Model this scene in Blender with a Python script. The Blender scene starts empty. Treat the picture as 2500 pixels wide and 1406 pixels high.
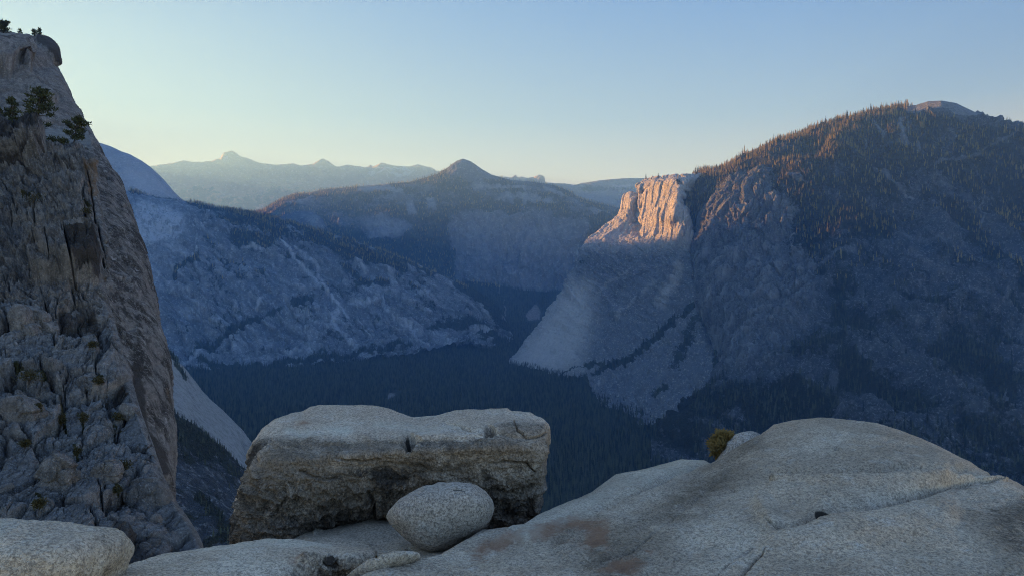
import bpy, math, random
import numpy as np
from mathutils import Vector

random.seed(7)
RNG = np.random.default_rng(11)
S = bpy.context.scene
COL = S.collection
F, CX, CY = 1805.0, 1250.0, 703.0        # focal length and centre of the photograph's frame
FLOOR = -450.0                           # valley floor, metres below the eye
SUN_AZ, SUN_EL = -50.0, 9.5              # degrees, azimuth from +Y towards +X


# ------------------------------------------------------------------ helpers
def W(px, py, d):
    return ((px - CX) / F * d, d, -(py - CY) / F * d)


def WA(a):
    a = np.asarray(a, float)
    return np.stack([(a[:, 0] - CX) / F * a[:, 2], a[:, 2], -(a[:, 1] - CY) / F * a[:, 2]], 1)


def to_px(P):
    y = np.maximum(P[:, 1], 0.05)
    return np.stack([CX + P[:, 0] / y * F, CY - P[:, 2] / y * F], 1)


_perm = np.random.default_rng(3).permutation(4096).astype(np.int32)
_grad = np.random.default_rng(4).normal(size=(4096, 3))
_grad /= np.linalg.norm(_grad, axis=1)[:, None]
_gx, _gy, _gz = (np.ascontiguousarray(_grad[:, i]).astype(np.float32) for i in range(3))
_rand = np.random.default_rng(5).random((4096, 4))


def _hash(i, j, k):
    return _perm[(_perm[(_perm[i & 4095] + j) & 4095] + k) & 4095]


def perlin(P, seed=0):
    P = (P + seed * 17.31)
    I = np.floor(P)
    f = (P - I).astype(np.float32)
    I = I.astype(np.int32) & 4095
    w = f * f * f * (f * (f * 6 - 15) + 10)
    f0, f1, f2 = (np.ascontiguousarray(f[:, i]) for i in range(3))
    w0, w1, w2 = (np.ascontiguousarray(w[:, i]) for i in range(3))
    i0, i1, i2 = (np.ascontiguousarray(I[:, i]) for i in range(3))
    out = np.zeros(len(P), np.float32)
    for a in (0, 1):
        ha = _perm[(i0 + a) & 4095]
        wa = w0 if a else 1 - w0
        xa = f0 - a
        for b in (0, 1):
            hb = _perm[(ha + i1 + b) & 4095]
            wb = wa * (w1 if b else 1 - w1)
            yb = f1 - b
            for c in (0, 1):
                h = _perm[(hb + i2 + c) & 4095]
                out += wb * (w2 if c else 1 - w2) * (xa * _gx[h] + yb * _gy[h] + (f2 - c) * _gz[h])
    return out * 1.6


def fbm(P, oct=4, gain=0.5, seed=0, ridged=False):
    out = np.zeros(len(P))
    a, s, tot = 1.0, 1.0, 0.0
    for o in range(oct):
        n = perlin(P * s, seed + o * 3)
        if ridged:
            n = 1 - 2 * np.abs(n)
        out += a * n
        tot += a
        a *= gain
        s *= 2.03
    return out / tot


def voro(P, seed=0, box=0.0, tilt=False):
    """3D cellular noise: edge distance F2-F1 and four random numbers of the nearest cell."""
    P = P + seed * 9.7
    I = np.floor(P).astype(np.int32)
    f = P - I
    d1 = np.full(len(P), 9.0)
    d2 = np.full(len(P), 9.0)
    h1 = np.zeros(len(P), np.int32)
    rel = np.zeros((len(P), 3))
    for a in (-1, 0, 1):
        for b in (-1, 0, 1):
            for c in (-1, 0, 1):
                h = _hash(I[:, 0] + a, I[:, 1] + b, I[:, 2] + c)
                r = _rand[h]
                X, Y, Z = a + r[:, 0] - f[:, 0], b + r[:, 1] - f[:, 1], c + r[:, 2] - f[:, 2]
                x, y, z = np.abs(X), np.abs(Y), np.abs(Z)
                d = (1 - box) * np.sqrt(x * x + y * y + z * z) + box * np.maximum(np.maximum(x, y), z)
                near = d < d1
                d2 = np.where(near, d1, np.minimum(d2, d))
                h1 = np.where(near, h, h1)
                if tilt:
                    rel[near] = np.stack([X, Y, Z], 1)[near]
                d1 = np.minimum(d1, d)
    if tilt:
        return d2 - d1, _rand[(h1 * 7 + 13) & 4095], np.sum((_rand[(h1 * 11 + 5) & 4095][:, :3] - .5) * rel, 1)
    return d2 - d1, _rand[(h1 * 7 + 13) & 4095]


def facets(Q, seed=0, box=.5, w=.06):
    """broken rock: flat tilted faces that meet in sharp edges, with open joints between them"""
    e, r, t = voro(Q, seed, box, True)
    return 1.6 * t + .7 * (r[:, 1] - .5) - .45 * np.exp(-(e / w) ** 2)


def sstep(a, b, x):
    t = np.clip((x - a) / (b - a), 0, 1)
    return t * t * (3 - 2 * t)


def row_len(row):
    """dense row, and its length on the picture with the parts outside the frame counted at a fifth"""
    r = np.asarray(row, float)
    s = np.concatenate([[0], np.cumsum(np.hypot(np.diff(r[:, 0]), np.diff(r[:, 1])) + 1e-3)])
    t = np.unique(np.concatenate([np.linspace(0, s[-1], 600), s]))
    r = np.stack([np.interp(t, s, r[:, c]) for c in range(3)], 1)
    m = (r[1:] + r[:-1]) / 2
    inside = (m[:, 0] > -60) & (m[:, 0] < 2560)
    w = np.where(inside, 1, .2)
    s = np.concatenate([[0], np.cumsum((np.hypot(np.diff(r[:, 0]), np.diff(r[:, 1])) + 1e-3) * w)])
    return r, s


def resample(row, n, smooth=0):
    r, s = row_len(row)
    s = s / s[-1]
    u = np.linspace(0, 1, n)
    o = np.stack([np.interp(u, s, r[:, c]) for c in range(3)], 1)
    if smooth:
        k = np.hanning(2 * smooth + 3)[1:-1]
        k /= k.sum()
        for c in range(3):
            o[:, c] = np.convolve(np.pad(o[:, c], smooth, mode='reflect', reflect_type='odd'), k, 'valid')
    return o


class Grid:
    """A surface lofted through contour rows given as (px, py, distance) points."""

    def __init__(self, rows, res=2.2, smooth=6, sky=(), closed=False, nu=None):
        L = max(row_len(r)[1][-1] for r in rows if min(q[1] for q in r) < 1450)
        nu = nu or int(L / res)
        R = [resample(r, nu, smooth=(0 if i in sky else smooth)) for i, r in enumerate(rows)]
        Q = [WA(r) for r in R]
        n = len(Q)
        out = []
        segs = n if closed else n - 1
        for i in range(segs):
            if closed:
                p0, p1, p2, p3 = Q[i - 1], Q[i], Q[(i + 1) % n], Q[(i + 2) % n]
                a, b = R[i], R[(i + 1) % n]
            else:
                p1, p2 = Q[i], Q[i + 1]
                p0 = Q[i - 1] if i > 0 else 2 * p1 - p2
                p3 = Q[i + 2] if i + 2 < n else 2 * p2 - p1
                a, b = R[i], R[i + 1]
            A, B = (np.stack([np.clip(q[:, 0], -60, 2560), np.clip(q[:, 1], -80, 1460)], 1) for q in (a, b))
            dd = np.hypot(A[:, 0] - B[:, 0], A[:, 1] - B[:, 1])
            dpx = np.percentile(dd[dd > 0], 80) if (dd > 0).any() else 0
            k = int(max(3, min(420, dpx / res)))
            for t in np.arange(k) / k:
                # centripetal-ish (monotone) cubic: tangents limited to the shorter neighbour
                d1, d0, d2 = p2 - p1, p1 - p0, p3 - p2
                m1 = np.where(d0 * d1 > 0, 2 * d0 * d1 / np.where(np.abs(d0 + d1) < 1e-9, 1e-9, d0 + d1), 0)
                m2 = np.where(d2 * d1 > 0, 2 * d2 * d1 / np.where(np.abs(d2 + d1) < 1e-9, 1e-9, d2 + d1), 0)
                t2, t3 = t * t, t * t * t
                out.append((2 * t3 - 3 * t2 + 1) * p1 + (t3 - 2 * t2 + t) * m1 + (-2 * t3 + 3 * t2) * p2 + (t3 - t2) * m2)
        if not closed:
            out.append(Q[-1])
        self.P = np.array(out)
        self.nv, self.nu = self.P.shape[:2]
        self.closed = closed
        self.P0 = self.P.reshape(-1, 3).copy()
        self.px = to_px(self.P0)
        self.att = {}
        self.wobs = {}

    @property
    def V(self):
        return self.P.reshape(-1, 3)

    def normals(self):
        P = self.P
        if self.closed:
            dv = np.roll(P, -1, 0) - np.roll(P, 1, 0)
        else:
            dv = np.gradient(P, axis=0)
        du = np.gradient(P, axis=1)
        N = np.cross(dv, du)
        N /= np.maximum(np.linalg.norm(N, axis=2), 1e-9)[..., None]
        N = N.reshape(-1, 3)
        if not self.closed:
            s = np.sum(N * self.P.reshape(-1, 3), 1)
            if np.median(s) > 0:
                N = -N
        else:
            c = self.P.reshape(-1, 3) - self.P.reshape(-1, 3).mean(0)
            if np.median(np.sum(N * c, 1)) < 0:
                N = -N
        return N

    def push(self, amount, N=None):
        N = self.normals() if N is None else N
        self.P = (self.V + N * np.asarray(amount)[:, None]).reshape(self.P.shape)

    def area(self):
        P = self.P
        a = np.linalg.norm(np.cross(np.gradient(P, axis=0), np.gradient(P, axis=1)), axis=2)
        return a.reshape(-1)

    def build(self, name, mat, label=None, cat=None, kind='structure', group=None, smooth=True, caps=False):
        nv, nu = self.nv, self.nu
        idx = np.arange(nv * nu).reshape(nv, nu)
        if self.closed:
            nxt = np.roll(idx, -1, 0)
            q = np.stack([idx[:, :-1], idx[:, 1:], nxt[:, 1:], nxt[:, :-1]], -1).reshape(-1, 4)
        else:
            q = np.stack([idx[:-1, :-1], idx[:-1, 1:], idx[1:, 1:], idx[1:, :-1]], -1).reshape(-1, 4)
        V = self.V
        extra = []
        if caps:
            extra = [list(idx[:, 0]), list(idx[::-1, -1])]
        return mesh_obj(name, V, q, mat, self.att, label, cat, kind, group, smooth, extra)


def mesh_obj(name, V, faces, mat, att=None, label=None, cat=None, kind=None, group=None, smooth=True, extra=(), parent=None):
    me = bpy.data.meshes.new(name)
    V = np.asarray(V, np.float32)
    faces = np.asarray(faces, np.int32)
    k = faces.shape[1] if len(faces) else 4
    lv = faces.reshape(-1)
    st = np.arange(len(faces)) * k
    tt = np.full(len(faces), k)
    for e in extra:
        st = np.append(st, len(lv))
        tt = np.append(tt, len(e))
        lv = np.append(lv, e)
    me.vertices.add(len(V))
    me.vertices.foreach_set('co', V.reshape(-1))
    me.loops.add(len(lv))
    me.loops.foreach_set('vertex_index', lv.astype(np.int32))
    me.polygons.add(len(st))
    me.polygons.foreach_set('loop_start', st.astype(np.int32))
    me.polygons.foreach_set('loop_total', tt.astype(np.int32))
    me.polygons.foreach_set('use_smooth', np.full(len(st), smooth))
    for a, v in (att or {}).items():
        at = me.attributes.new(a, 'FLOAT', 'POINT')
        at.data.foreach_set('value', np.asarray(v, np.float32))
    me.update(calc_edges=True)
    me.validate()
    for m in (mat if isinstance(mat, (list, tuple)) else [mat]):
        me.materials.append(m)
    o = bpy.data.objects.new(name, me)
    COL.objects.link(o)
    if parent:
        o.parent = parent
    tag(o, label, cat, kind, group)
    return o


def tag(o, label=None, cat=None, kind=None, group=None):
    for k, v in (('label', label), ('category', cat), ('kind', kind), ('group', group)):
        if v:
            o[k] = v
    return o


def seg_dist(p, a, b):
    ab = b - a
    t = np.clip(((p - a) @ ab) / max(ab @ ab, 1e-9), 0, 1)
    q = p - (a + t[:, None] * ab)
    return np.hypot(q[:, 0], q[:, 1])


def line_mask(p, pts, width, soft=None, taper=False):
    """1 on a drawn line, fading to 0 at its width."""
    pts = np.asarray(pts, float)
    d = np.full(len(p), 1e9)
    lo, hi = pts.min(0) - width * 2 - 30, pts.max(0) + width * 2 + 30
    m = np.all((p > lo) & (p < hi), 1)
    if not m.any():
        return np.zeros(len(p))
    q = p[m]
    dd = np.full(len(q), 1e9)
    L = np.concatenate([[0], np.cumsum(np.hypot(*np.diff(pts, axis=0).T))])
    for k, (a, b) in enumerate(zip(pts[:-1], pts[1:])):
        if taper:
            ab = b - a
            t = np.clip(((q - a) @ ab) / max(ab @ ab, 1e-9), 0, 1)
            r = (L[k] + t * (L[k + 1] - L[k])) / L[-1]
            c = q - (a + t[:, None] * ab)
            dd = np.minimum(dd, np.hypot(c[:, 0], c[:, 1]) / np.maximum(.05, np.sin(np.pi * np.clip(r, .004, .996)) ** .6))
        else:
            dd = np.minimum(dd, seg_dist(q, a, b))
    d[m] = dd
    return 1 - sstep(width * (1 - (soft if soft is not None else 1.0)), width, d)


def poly_mask(p, pts, soft=10):
    pts = np.asarray(pts, float)
    lo, hi = pts.min(0) - soft * 2, pts.max(0) + soft * 2
    m = np.all((p > lo) & (p < hi), 1)
    out = np.zeros(len(p))
    q = p[m]
    if not len(q):
        return out
    ins = np.zeros(len(q), bool)
    d = np.full(len(q), 1e9)
    n = len(pts)
    for i in range(n):
        a, b = pts[i], pts[(i + 1) % n]
        c = (a[1] > q[:, 1]) != (b[1] > q[:, 1])
        x = (b[0] - a[0]) * (q[:, 1] - a[1]) / (b[1] - a[1] + 1e-12) + a[0]
        ins ^= c & (q[:, 0] < x)
        d = np.minimum(d, seg_dist(q, a, b))
    sd = np.where(ins, d, -d)
    out[m] = sstep(-soft, soft, sd)
    return out


def wob(g, scale, amp, seed=0):
    """Map coordinates with a natural wobble, so painted material borders are never clean."""
    if (scale, seed) not in g.wobs:
        q = np.concatenate([g.px / scale, np.zeros((len(g.px), 1))], 1)
        g.wobs[scale, seed] = np.stack([fbm(q, 3, .6, seed), fbm(q, 3, .6, seed + 40)], 1)
    return g.px + amp * g.wobs[scale, seed]


# ------------------------------------------------------------------ materials
class NT:
    def __init__(self, name):
        self.m = bpy.data.materials.new(name)
        self.m.use_nodes = True
        self.t = self.m.node_tree
        self.t.nodes.clear()
        self.out = self.n('ShaderNodeOutputMaterial')
        self.b = self.n('ShaderNodeBsdfPrincipled')
        self.b.inputs['Roughness'].default_value = .9
        self.b.inputs['Specular IOR Level'].default_value = .15
        self.link(self.b.outputs[0], self.out.inputs[0])

    def n(self, t, **kw):
        o = self.t.nodes.new(t)
        for k, v in kw.items():
            setattr(o, k, v)
        return o

    def link(self, a, b):
        self.t.links.new(a, b)

    def val(self, sock, v):
        if hasattr(v, 'is_output') or isinstance(v, bpy.types.NodeSocket):
            self.link(v, sock)
        else:
            sock.default_value = v

    def coord(self, scale=(1, 1, 1), rot=(0, 0, 0)):
        tc = self.n('ShaderNodeTexCoord')
        mp = self.n('ShaderNodeMapping')
        mp.inputs['Scale'].default_value = scale
        mp.inputs['Rotation'].default_value = rot
        self.link(tc.outputs['Object'], mp.inputs[0])
        return mp.outputs[0]

    def noise(self, vec, scale, detail=4, rough=.55, dist=0, typ='FBM'):
        o = self.n('ShaderNodeTexNoise')
        o.noise_type = typ
        self.link(vec, o.inputs['Vector'])
        o.inputs['Scale'].default_value = scale
        o.inputs['Detail'].default_value = detail
        o.inputs['Roughness'].default_value = rough
        o.inputs['Distortion'].default_value = dist
        return o.outputs[0]

    def vor(self, vec, scale, feature='F1'):
        o = self.n('ShaderNodeTexVoronoi')
        o.feature = feature
        self.link(vec, o.inputs['Vector'])
        o.inputs['Scale'].default_value = scale
        return o.outputs[0]

    def ramp(self, fac, a, b, lo=0.0, hi=1.0):
        o = self.n('ShaderNodeMapRange')
        o.interpolation_type = 'SMOOTHSTEP'
        self.link(fac, o.inputs[0])
        for i, v in enumerate((a, b, lo, hi)):
            o.inputs[1 + i].default_value = v
        return o.outputs[0]

    def math(self, op, a, b=0.0):
        o = self.n('ShaderNodeMath', operation=op)
        self.val(o.inputs[0], a)
        self.val(o.inputs[1], b)
        return o.outputs[0]

    def mix(self, fac, a, b, typ='MIX'):
        o = self.n('ShaderNodeMix', data_type='RGBA', blend_type=typ)
        o.clamp_factor = True
        self.val(o.inputs[0], fac)
        for s, v in ((o.inputs[6], a), (o.inputs[7], b)):
            if isinstance(v, bpy.types.NodeSocket):
                self.link(v, s)
            else:
                s.default_value = (*v, 1)
        return o.outputs[2]

    def att(self, name):
        o = self.n('ShaderNodeAttribute', attribute_name=name)
        return o.outputs['Fac']

    def bump(self, h, strength, dist, prev=None):
        o = self.n('ShaderNodeBump')
        o.inputs['Strength'].default_value = strength
        o.inputs['Distance'].default_value = dist
        self.link(h, o.inputs['Height'])
        if prev is not None:
            self.link(prev, o.inputs['Normal'])
        return o.outputs[0]

    def done(self, col, nrm=None):
        self.val(self.b.inputs['Base Color'], col if isinstance(col, bpy.types.NodeSocket) else (*col, 1))
        if nrm is not None:
            self.link(nrm, self.b.inputs['Normal'])
        return self.m


def far_rock(name, rock, pale, dark, veg, unit, streak=.5, bump=.6, vegn=1.3, pmin=.35):
    """Distant granite with dark varnish streaks and brush. unit: size in metres of the middle detail."""
    t = NT(name)
    c = t.coord()
    cs = t.coord((1, 1, .18))
    n1 = t.noise(c, .25 / unit, 6, .6, .5)
    n2 = t.noise(cs, 1.2 / unit, 5, .65, .4)
    n3 = t.noise(c, 2.0 / unit, 4, .7)
    col = t.mix(t.ramp(n1, .35, .65), rock, tuple(x * .82 for x in rock))
    col = t.mix(t.math('MULTIPLY', t.ramp(n2, .5, .68), streak), col, dark)
    col = t.mix(t.math('MULTIPLY', t.ramp(n3, .53, .64), .6), col, pale)
    n4 = t.noise(t.coord((1, 1, .3)), .9 / unit, 5, .6, .6, 'RIDGED_MULTIFRACTAL')
    col = t.mix(t.math('MULTIPLY', t.ramp(n4, .55, .85), .6), col, tuple(x * .35 for x in rock))
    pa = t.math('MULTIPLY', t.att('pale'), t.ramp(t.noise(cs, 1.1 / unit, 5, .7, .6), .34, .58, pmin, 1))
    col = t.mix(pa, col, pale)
    col = t.mix(t.math('MULTIPLY', t.att('rust'), t.ramp(n2, .3, .6, .4, 1)), col, (.42, .27, .17))
    v = t.math('ADD', t.att('veg'), t.math('MULTIPLY', t.math('SUBTRACT', t.noise(c, 1.5 / unit, 5, .7), .5), vegn))
    vf = t.ramp(v, .42, .62)
    vcol = t.mix(t.noise(c, 3 / unit, 3, .6), veg, tuple(x * 1.9 for x in veg))
    col = t.mix(vf, col, vcol)
    b = t.bump(n2, min(1, bump * 1.3), unit * 1.4)
    b = t.bump(n3, min(1, bump * 1.3), unit * .8, b)
    return t.done(col, b)


def granite(name, base, warm, dark, scale=1.0, speck=1.0, bump=1.0):
    """Close granite: salt-and-pepper grain, weather stains, lichen ('dark'), rust ('rust')."""
    t = NT(name)
    c = t.coord()
    big = t.noise(c, 1.1 * scale, 5, .6, .4)
    mid = t.noise(c, 6 * scale, 6, .68, .3)
    knob = t.noise(c, 24 * scale, 4, .7, .2)
    gr = t.noise(c, 46 * scale, 3, .85)
    gr2 = t.noise(c, 66 * scale, 2, .75)
    col = t.mix(t.ramp(big, .36, .64), base, warm)
    col = t.mix(t.math('MULTIPLY', t.ramp(mid, .48, .72), .45), col, tuple(x * .55 for x in base))
    col = t.mix(t.math('MULTIPLY', t.ramp(mid, .46, .3), .4), col, tuple(min(.62, x * 1.35) for x in base))
    wn = t.math('MULTIPLY', t.att('worn'), t.ramp(t.noise(c, 3.2 * scale, 7, .72, .6), .25, .6, .35, 1))
    col = t.mix(wn, col, tuple(x * f for x, f in zip(base, (.30, .275, .25))))
    col = t.mix(t.math('MULTIPLY', t.ramp(knob, .5, .66), .5 * speck), col, tuple(x * .42 for x in base))
    col = t.mix(t.math('MULTIPLY', t.ramp(gr, .45, .60), min(1, .66 * speck)), col, (.28, .275, .28), 'MULTIPLY')
    col = t.mix(t.math('MULTIPLY', t.ramp(gr2, .52, .62), .55 * speck), col, (1.5, 1.48, 1.44), 'MULTIPLY')
    rn = t.math('ADD', t.att('rust'), t.math('MULTIPLY', t.math('SUBTRACT', t.noise(c, 7 * scale, 6, .72, .6), .5), 1.7))
    col = t.mix(t.math('MULTIPLY', t.ramp(rn, .3, .85), .8), col, (.25, .135, .08))
    dn = t.math('ADD', t.att('dark'), t.math('MULTIPLY', t.math('SUBTRACT', t.noise(c, 13 * scale, 8, .8, .5), .5), 1.9))
    col = t.mix(t.math('MULTIPLY', t.ramp(dn, .4, .95), .85), col, dark)
    dn2 = t.math('ADD', t.math('MULTIPLY', t.att('dark'), .8), t.math('MULTIPLY', t.math('SUBTRACT', t.noise(c, 42 * scale, 5, .75, .4), .5), 2.4))
    col = t.mix(t.math('MULTIPLY', t.ramp(dn2, .5, .9), .8), col, tuple(x * .6 for x in dark))
    col = t.mix(t.math('MULTIPLY', t.math('MULTIPLY', t.att('pale'), t.ramp(mid, .3, .6)), .7), col, tuple(min(.7, x * 1.35) for x in base))
    b = t.bump(mid, .55 * bump, .06 / scale)
    b = t.bump(knob, .6 * bump, .022 / scale, b)
    b = t.bump(gr, .8 * bump, .014 / scale, b)
    return t.done(col, b)


def cliff_rock(name, base, warm, dark, unit):
    """Middle distance cliff: blocks, streaks, water stains."""
    t = NT(name)
    c = t.coord()
    cs = t.coord((1, 1, .12))
    big = t.noise(c, .22 / unit, 5, .6, .5)
    st = t.noise(cs, 1.1 / unit, 6, .65, .5)
    fine = t.noise(c, 2.6 / unit, 7, .78)
    fine2 = t.noise(c, 8.0 / unit, 5, .75)
    crk = t.noise(c, .8 / unit, 6, .62, .5, 'RIDGED_MULTIFRACTAL')
    col = t.mix(t.ramp(big, .38, .62), base, warm)
    col = t.mix(t.math('MULTIPLY', t.att('streak'), t.ramp(st, .44, .6)), col, dark)
    col = t.mix(t.math('MULTIPLY', t.att('streak'), t.ramp(t.noise(cs, 1.9 / unit, 5, .65, .8), .55, .72)), col, tuple(x * 1.7 for x in base))
    col = t.mix(t.math('MULTIPLY', t.ramp(fine, .47, .62), .8), col, tuple(x * .42 for x in base))
    col = t.mix(t.math('MULTIPLY', t.ramp(fine, .45, .34), .6), col, tuple(x * 1.5 for x in base))
    col = t.mix(t.math('MULTIPLY', t.ramp(crk, .62, .85), .6), col, dark)
    col = t.mix(t.math('MULTIPLY', t.ramp(fine2, .54, .66), .6), col, tuple(x * 1.7 for x in base))
    dn = t.math('ADD', t.att('dark'), t.math('MULTIPLY', t.math('SUBTRACT', t.noise(c, 1.3 / unit, 6, .7, .4), .5), 1.0))
    col = t.mix(t.math('MULTIPLY', t.ramp(dn, .4, .8), .85), col, dark)
    rn = t.math('ADD', t.att('rust'), t.math('MULTIPLY', t.math('SUBTRACT', st, .5), 1.0))
    col = t.mix(t.math('MULTIPLY', t.ramp(rn, .4, .8), .8), col, (.2, .12, .06))
    vn = t.math('ADD', t.att('veg'), t.math('MULTIPLY', t.math('SUBTRACT', fine, .5), 1.4))
    col = t.mix(t.ramp(vn, .5, .7), col, (.05, .048, .022))
    b = t.bump(fine, 1.0, unit * .34)
    b = t.bump(fine2, .8, unit * .12, b)
    return t.done(col, b)


def leaf_mat(name, a, b, scale, glow=False, tree=False):
    t = NT(name)
    n = t.noise(t.coord(), scale, 3, .6)
    if tree:
        n = t.math('ADD', t.math('MULTIPLY', t.n('ShaderNodeObjectInfo').outputs['Random'], .85), t.math('MULTIPLY', n, .15))
    t.b.inputs['Roughness'].default_value = .8
    c = t.mix(t.ramp(n, .3, .7), a, b)
    if glow:
        tr = t.n('ShaderNodeBsdfTranslucent')
        t.link(c, tr.inputs[0])
        ad = t.n('ShaderNodeAddShader')
        t.link(t.b.outputs[0], ad.inputs[0])
        t.link(tr.outputs[0], ad.inputs[1])
        t.link(ad.outputs[0], t.out.inputs[0])
    return t.done(c)


M = {}
M['haze_range'] = far_rock('distant_granite', (.20, .20, .20), (.42, .42, .42), (.12, .12, .12), (.05, .06, .04), 90, .3)
M['red_range'] = far_rock('distant_red_rock', (.46, .31, .21), (.60, .56, .52), (.26, .18, .13), (.12, .10, .07), 120, .4)
M['mountain'] = far_rock('forested_granite', (.125, .145, .17), (.38, .40, .42), (.10, .10, .10), (.030, .038, .026), 45, .4)
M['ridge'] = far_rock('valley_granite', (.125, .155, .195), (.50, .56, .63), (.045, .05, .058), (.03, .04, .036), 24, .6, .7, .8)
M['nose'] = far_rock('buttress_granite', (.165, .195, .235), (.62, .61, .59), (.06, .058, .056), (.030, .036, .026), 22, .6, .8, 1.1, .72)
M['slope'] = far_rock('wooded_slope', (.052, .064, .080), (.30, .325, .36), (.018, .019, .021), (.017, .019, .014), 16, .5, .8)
M['dome'] = far_rock('dome_granite', (.36, .355, .35), (.50, .49, .48), (.17, .17, .17), (.04, .045, .03), 30, .35, .4)
M['apron'] = far_rock('slab_granite', (.15, .15, .15), (.36, .36, .355), (.09, .09, .09), (.03, .036, .026), 9, .6, .5)
M['floor'] = far_rock('forest_ground', (.05, .047, .04), (.3, .3, .3), (.05, .05, .05), (.022, .028, .02), 20, .2)
M['cliff'] = cliff_rock('blocky_cliff', (.25, .245, .242), (.225, .212, .205), (.04, .036, .035), 2.0)
M['wall'] = cliff_rock('streaked_wall', (.25, .24, .232), (.23, .205, .19), (.05, .045, .042), 3.5)
M['ledge'] = granite('ledge_granite', (.67, .56, .43), (.55, .43, .31), (.065, .052, .042))
M['boulder'] = granite('weathered_granite', (.66, .555, .44), (.58, .455, .34), (.042, .038, .035), 1.0, 1.1)
M['egg'] = granite('grey_granite', (.56, .50, .43), (.50, .44, .375), (.06, .055, .05), 1.1, 1.15)
M['pale'] = granite('pale_granite', (.64, .54, .42), (.58, .47, .35), (.06, .05, .04))
M['bark'] = leaf_mat('bark', (.05, .036, .027), (.09, .065, .048), 3)
M['needles'] = leaf_mat('upland_lit_needles', (.035, .036, .02), (.25, .20, .072), 6, True, True)  # sunlight put into the needle colour of the upland trees
M['shade_conifer'] = leaf_mat('valley_shade_needles', (.010, .015, .010), (.075, .085, .05), 6, False, True)  # darker needles for the valley trees, their shade put into the colour
M['pine'] = leaf_mat('pine_needles', (.03, .038, .019), (.075, .082, .036), .7)
M['gold'] = leaf_mat('golden_leaves', (.19, .125, .04), (.11, .09, .04), 9, True)
M['brush'] = leaf_mat('dry_brush', (.06, .052, .024), (.035, .034, .016), 2)


def veg_noise(g, base, rough, scale, seed):
    n = fbm(g.V / scale, 5, .6, seed)
    return base + rough * n


FOREST = []      # (points, heights) gathered from the wooded landforms


def wood(g, veg, n, hmin, hmax, px_lo=-60, px_hi=2560, py_lo=-50, py_hi=1450, rng=None, keep=.45):
    w = g.area() * np.clip((veg - keep) / (1 - keep), 0, 1)
    p = to_px(g.V)
    w *= (p[:, 0] > px_lo) & (p[:, 0] < px_hi) & (p[:, 1] > py_lo) & (p[:, 1] < py_hi)
    w /= w.sum()
    i = RNG.choice(len(w), n, p=w)
    P = g.P.reshape(g.nv, g.nu, 3)
    a, b = i // g.nu, i % g.nu
    a2, b2 = np.minimum(a + 1, g.nv - 1), np.minimum(b + 1, g.nu - 1)
    s, t = RNG.random((2, n, 1))
    pt = P[a, b] * (1 - s) * (1 - t) + P[a2, b] * s * (1 - t) + P[a, b2] * (1 - s) * t + P[a2, b2] * s * t
    h = hmin + (hmax - hmin) * RNG.random(n) ** 1.4
    FOREST.append((pt, h))
    return pt, h


# ------------------------------------------------------------------ far landforms
def far_range():
    sky = [(250, 425), (375, 411), (425, 405), (450, 398), (480, 402), (520, 401), (545, 392), (552, 382), (568, 378), (585, 388), (610, 396), (640, 403), (680, 408), (715, 404), (740, 410), (770, 405), (790, 394), (810, 404), (828, 413), (850, 408), (885, 416), (905, 420), (935, 404), (960, 408), (985, 410), (1000, 414), (1020, 408), (1050, 414), (1080, 425), (1150, 440), (1250, 450), (1330, 452)]
    sky = [(x, 414 + (y - 414) * 1.15 if y < 412 else y) for x, y in sky]
    D = 16000
    g = Grid([[(x, y + 60, D + 1800) for x, y in sky], [(x, y, D) for x, y in sky],
              [(x, 455 + .2 * (y - 410), D - 900) for x, y in sky[::3]], [(x, 500, D - 2000) for x, y in sky[::4]],
              [(200, 600, 12500), (1400, 600, 12500)]], 2.2, 4, (1,))
    n = fbm(g.V / 900, 6, .55, 1, True)
    k = sstep(408, 430, g.px[:, 1])
    g.push((n * 170 + 60 * facets(g.V / np.array([420, 420, 420]), 3)) * (.26 + k))
    p = wob(g, 14, 5, 2)
    snow = np.zeros(len(p))
    for l in ([(905, 424), (925, 416), (945, 428), (990, 432)], [(940, 412), (958, 418)], [(962, 410), (975, 416), (990, 420)], [(985, 412), (1000, 424)], [(765, 418), (785, 412)], [(555, 388), (549, 396)], [(900, 432), (950, 434), (1010, 430)]):
        snow = np.maximum(snow, line_mask(p, l, 4, .6))
    g.att = {'pale': np.clip(snow * 1.6, 0, 1), 'veg': veg_noise(g, .1, .5, 500, 3) + .5 * sstep(440, 500, g.px[:, 1]), 'rust': 0 * n}
    g.build('snowy_mountain', M['red_range'], 'long hazy mountain crest with a few snow streaks under the brightest sky', 'mountain')

    sky = [(1200, 455), (1340, 449), (1390, 453), (1400, 455), (1425, 450), (1450, 447), (1490, 440), (1530, 437), (1570, 437), (1640, 440), (1720, 450)]
    D = 12000
    g = Grid([[(x, y + 60, D + 2000) for x, y in sky], [(x, y, D) for x, y in sky], [(1200, 490, D - 700), (1720, 490, D - 700)], [(1200, 590, 9500), (1720, 590, 9500)]], 2.2, 5, (1,))
    n = fbm(g.V / 700, 6, .55, 8, True)
    g.push(n * 90 * (.1 + sstep(437, 470, g.px[:, 1])))
    p = wob(g, 16, 6, 2)
    pale = np.maximum(line_mask(p, [(1500, 462), (1560, 455)], 8), line_mask(p, [(1395, 452), (1402, 457)], 5))
    g.att = {'pale': pale + .2, 'veg': veg_noise(g, .2, .6, 400, 3) + .5 * line_mask(p, [(1425, 470), (1500, 468), (1560, 472)], 10), 'rust': 0 * n}
    g.build('far_wooded_hill', M['haze_range'], 'smooth blue far hill seen through the gap beside the sunlit cliff', 'hill')


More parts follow.
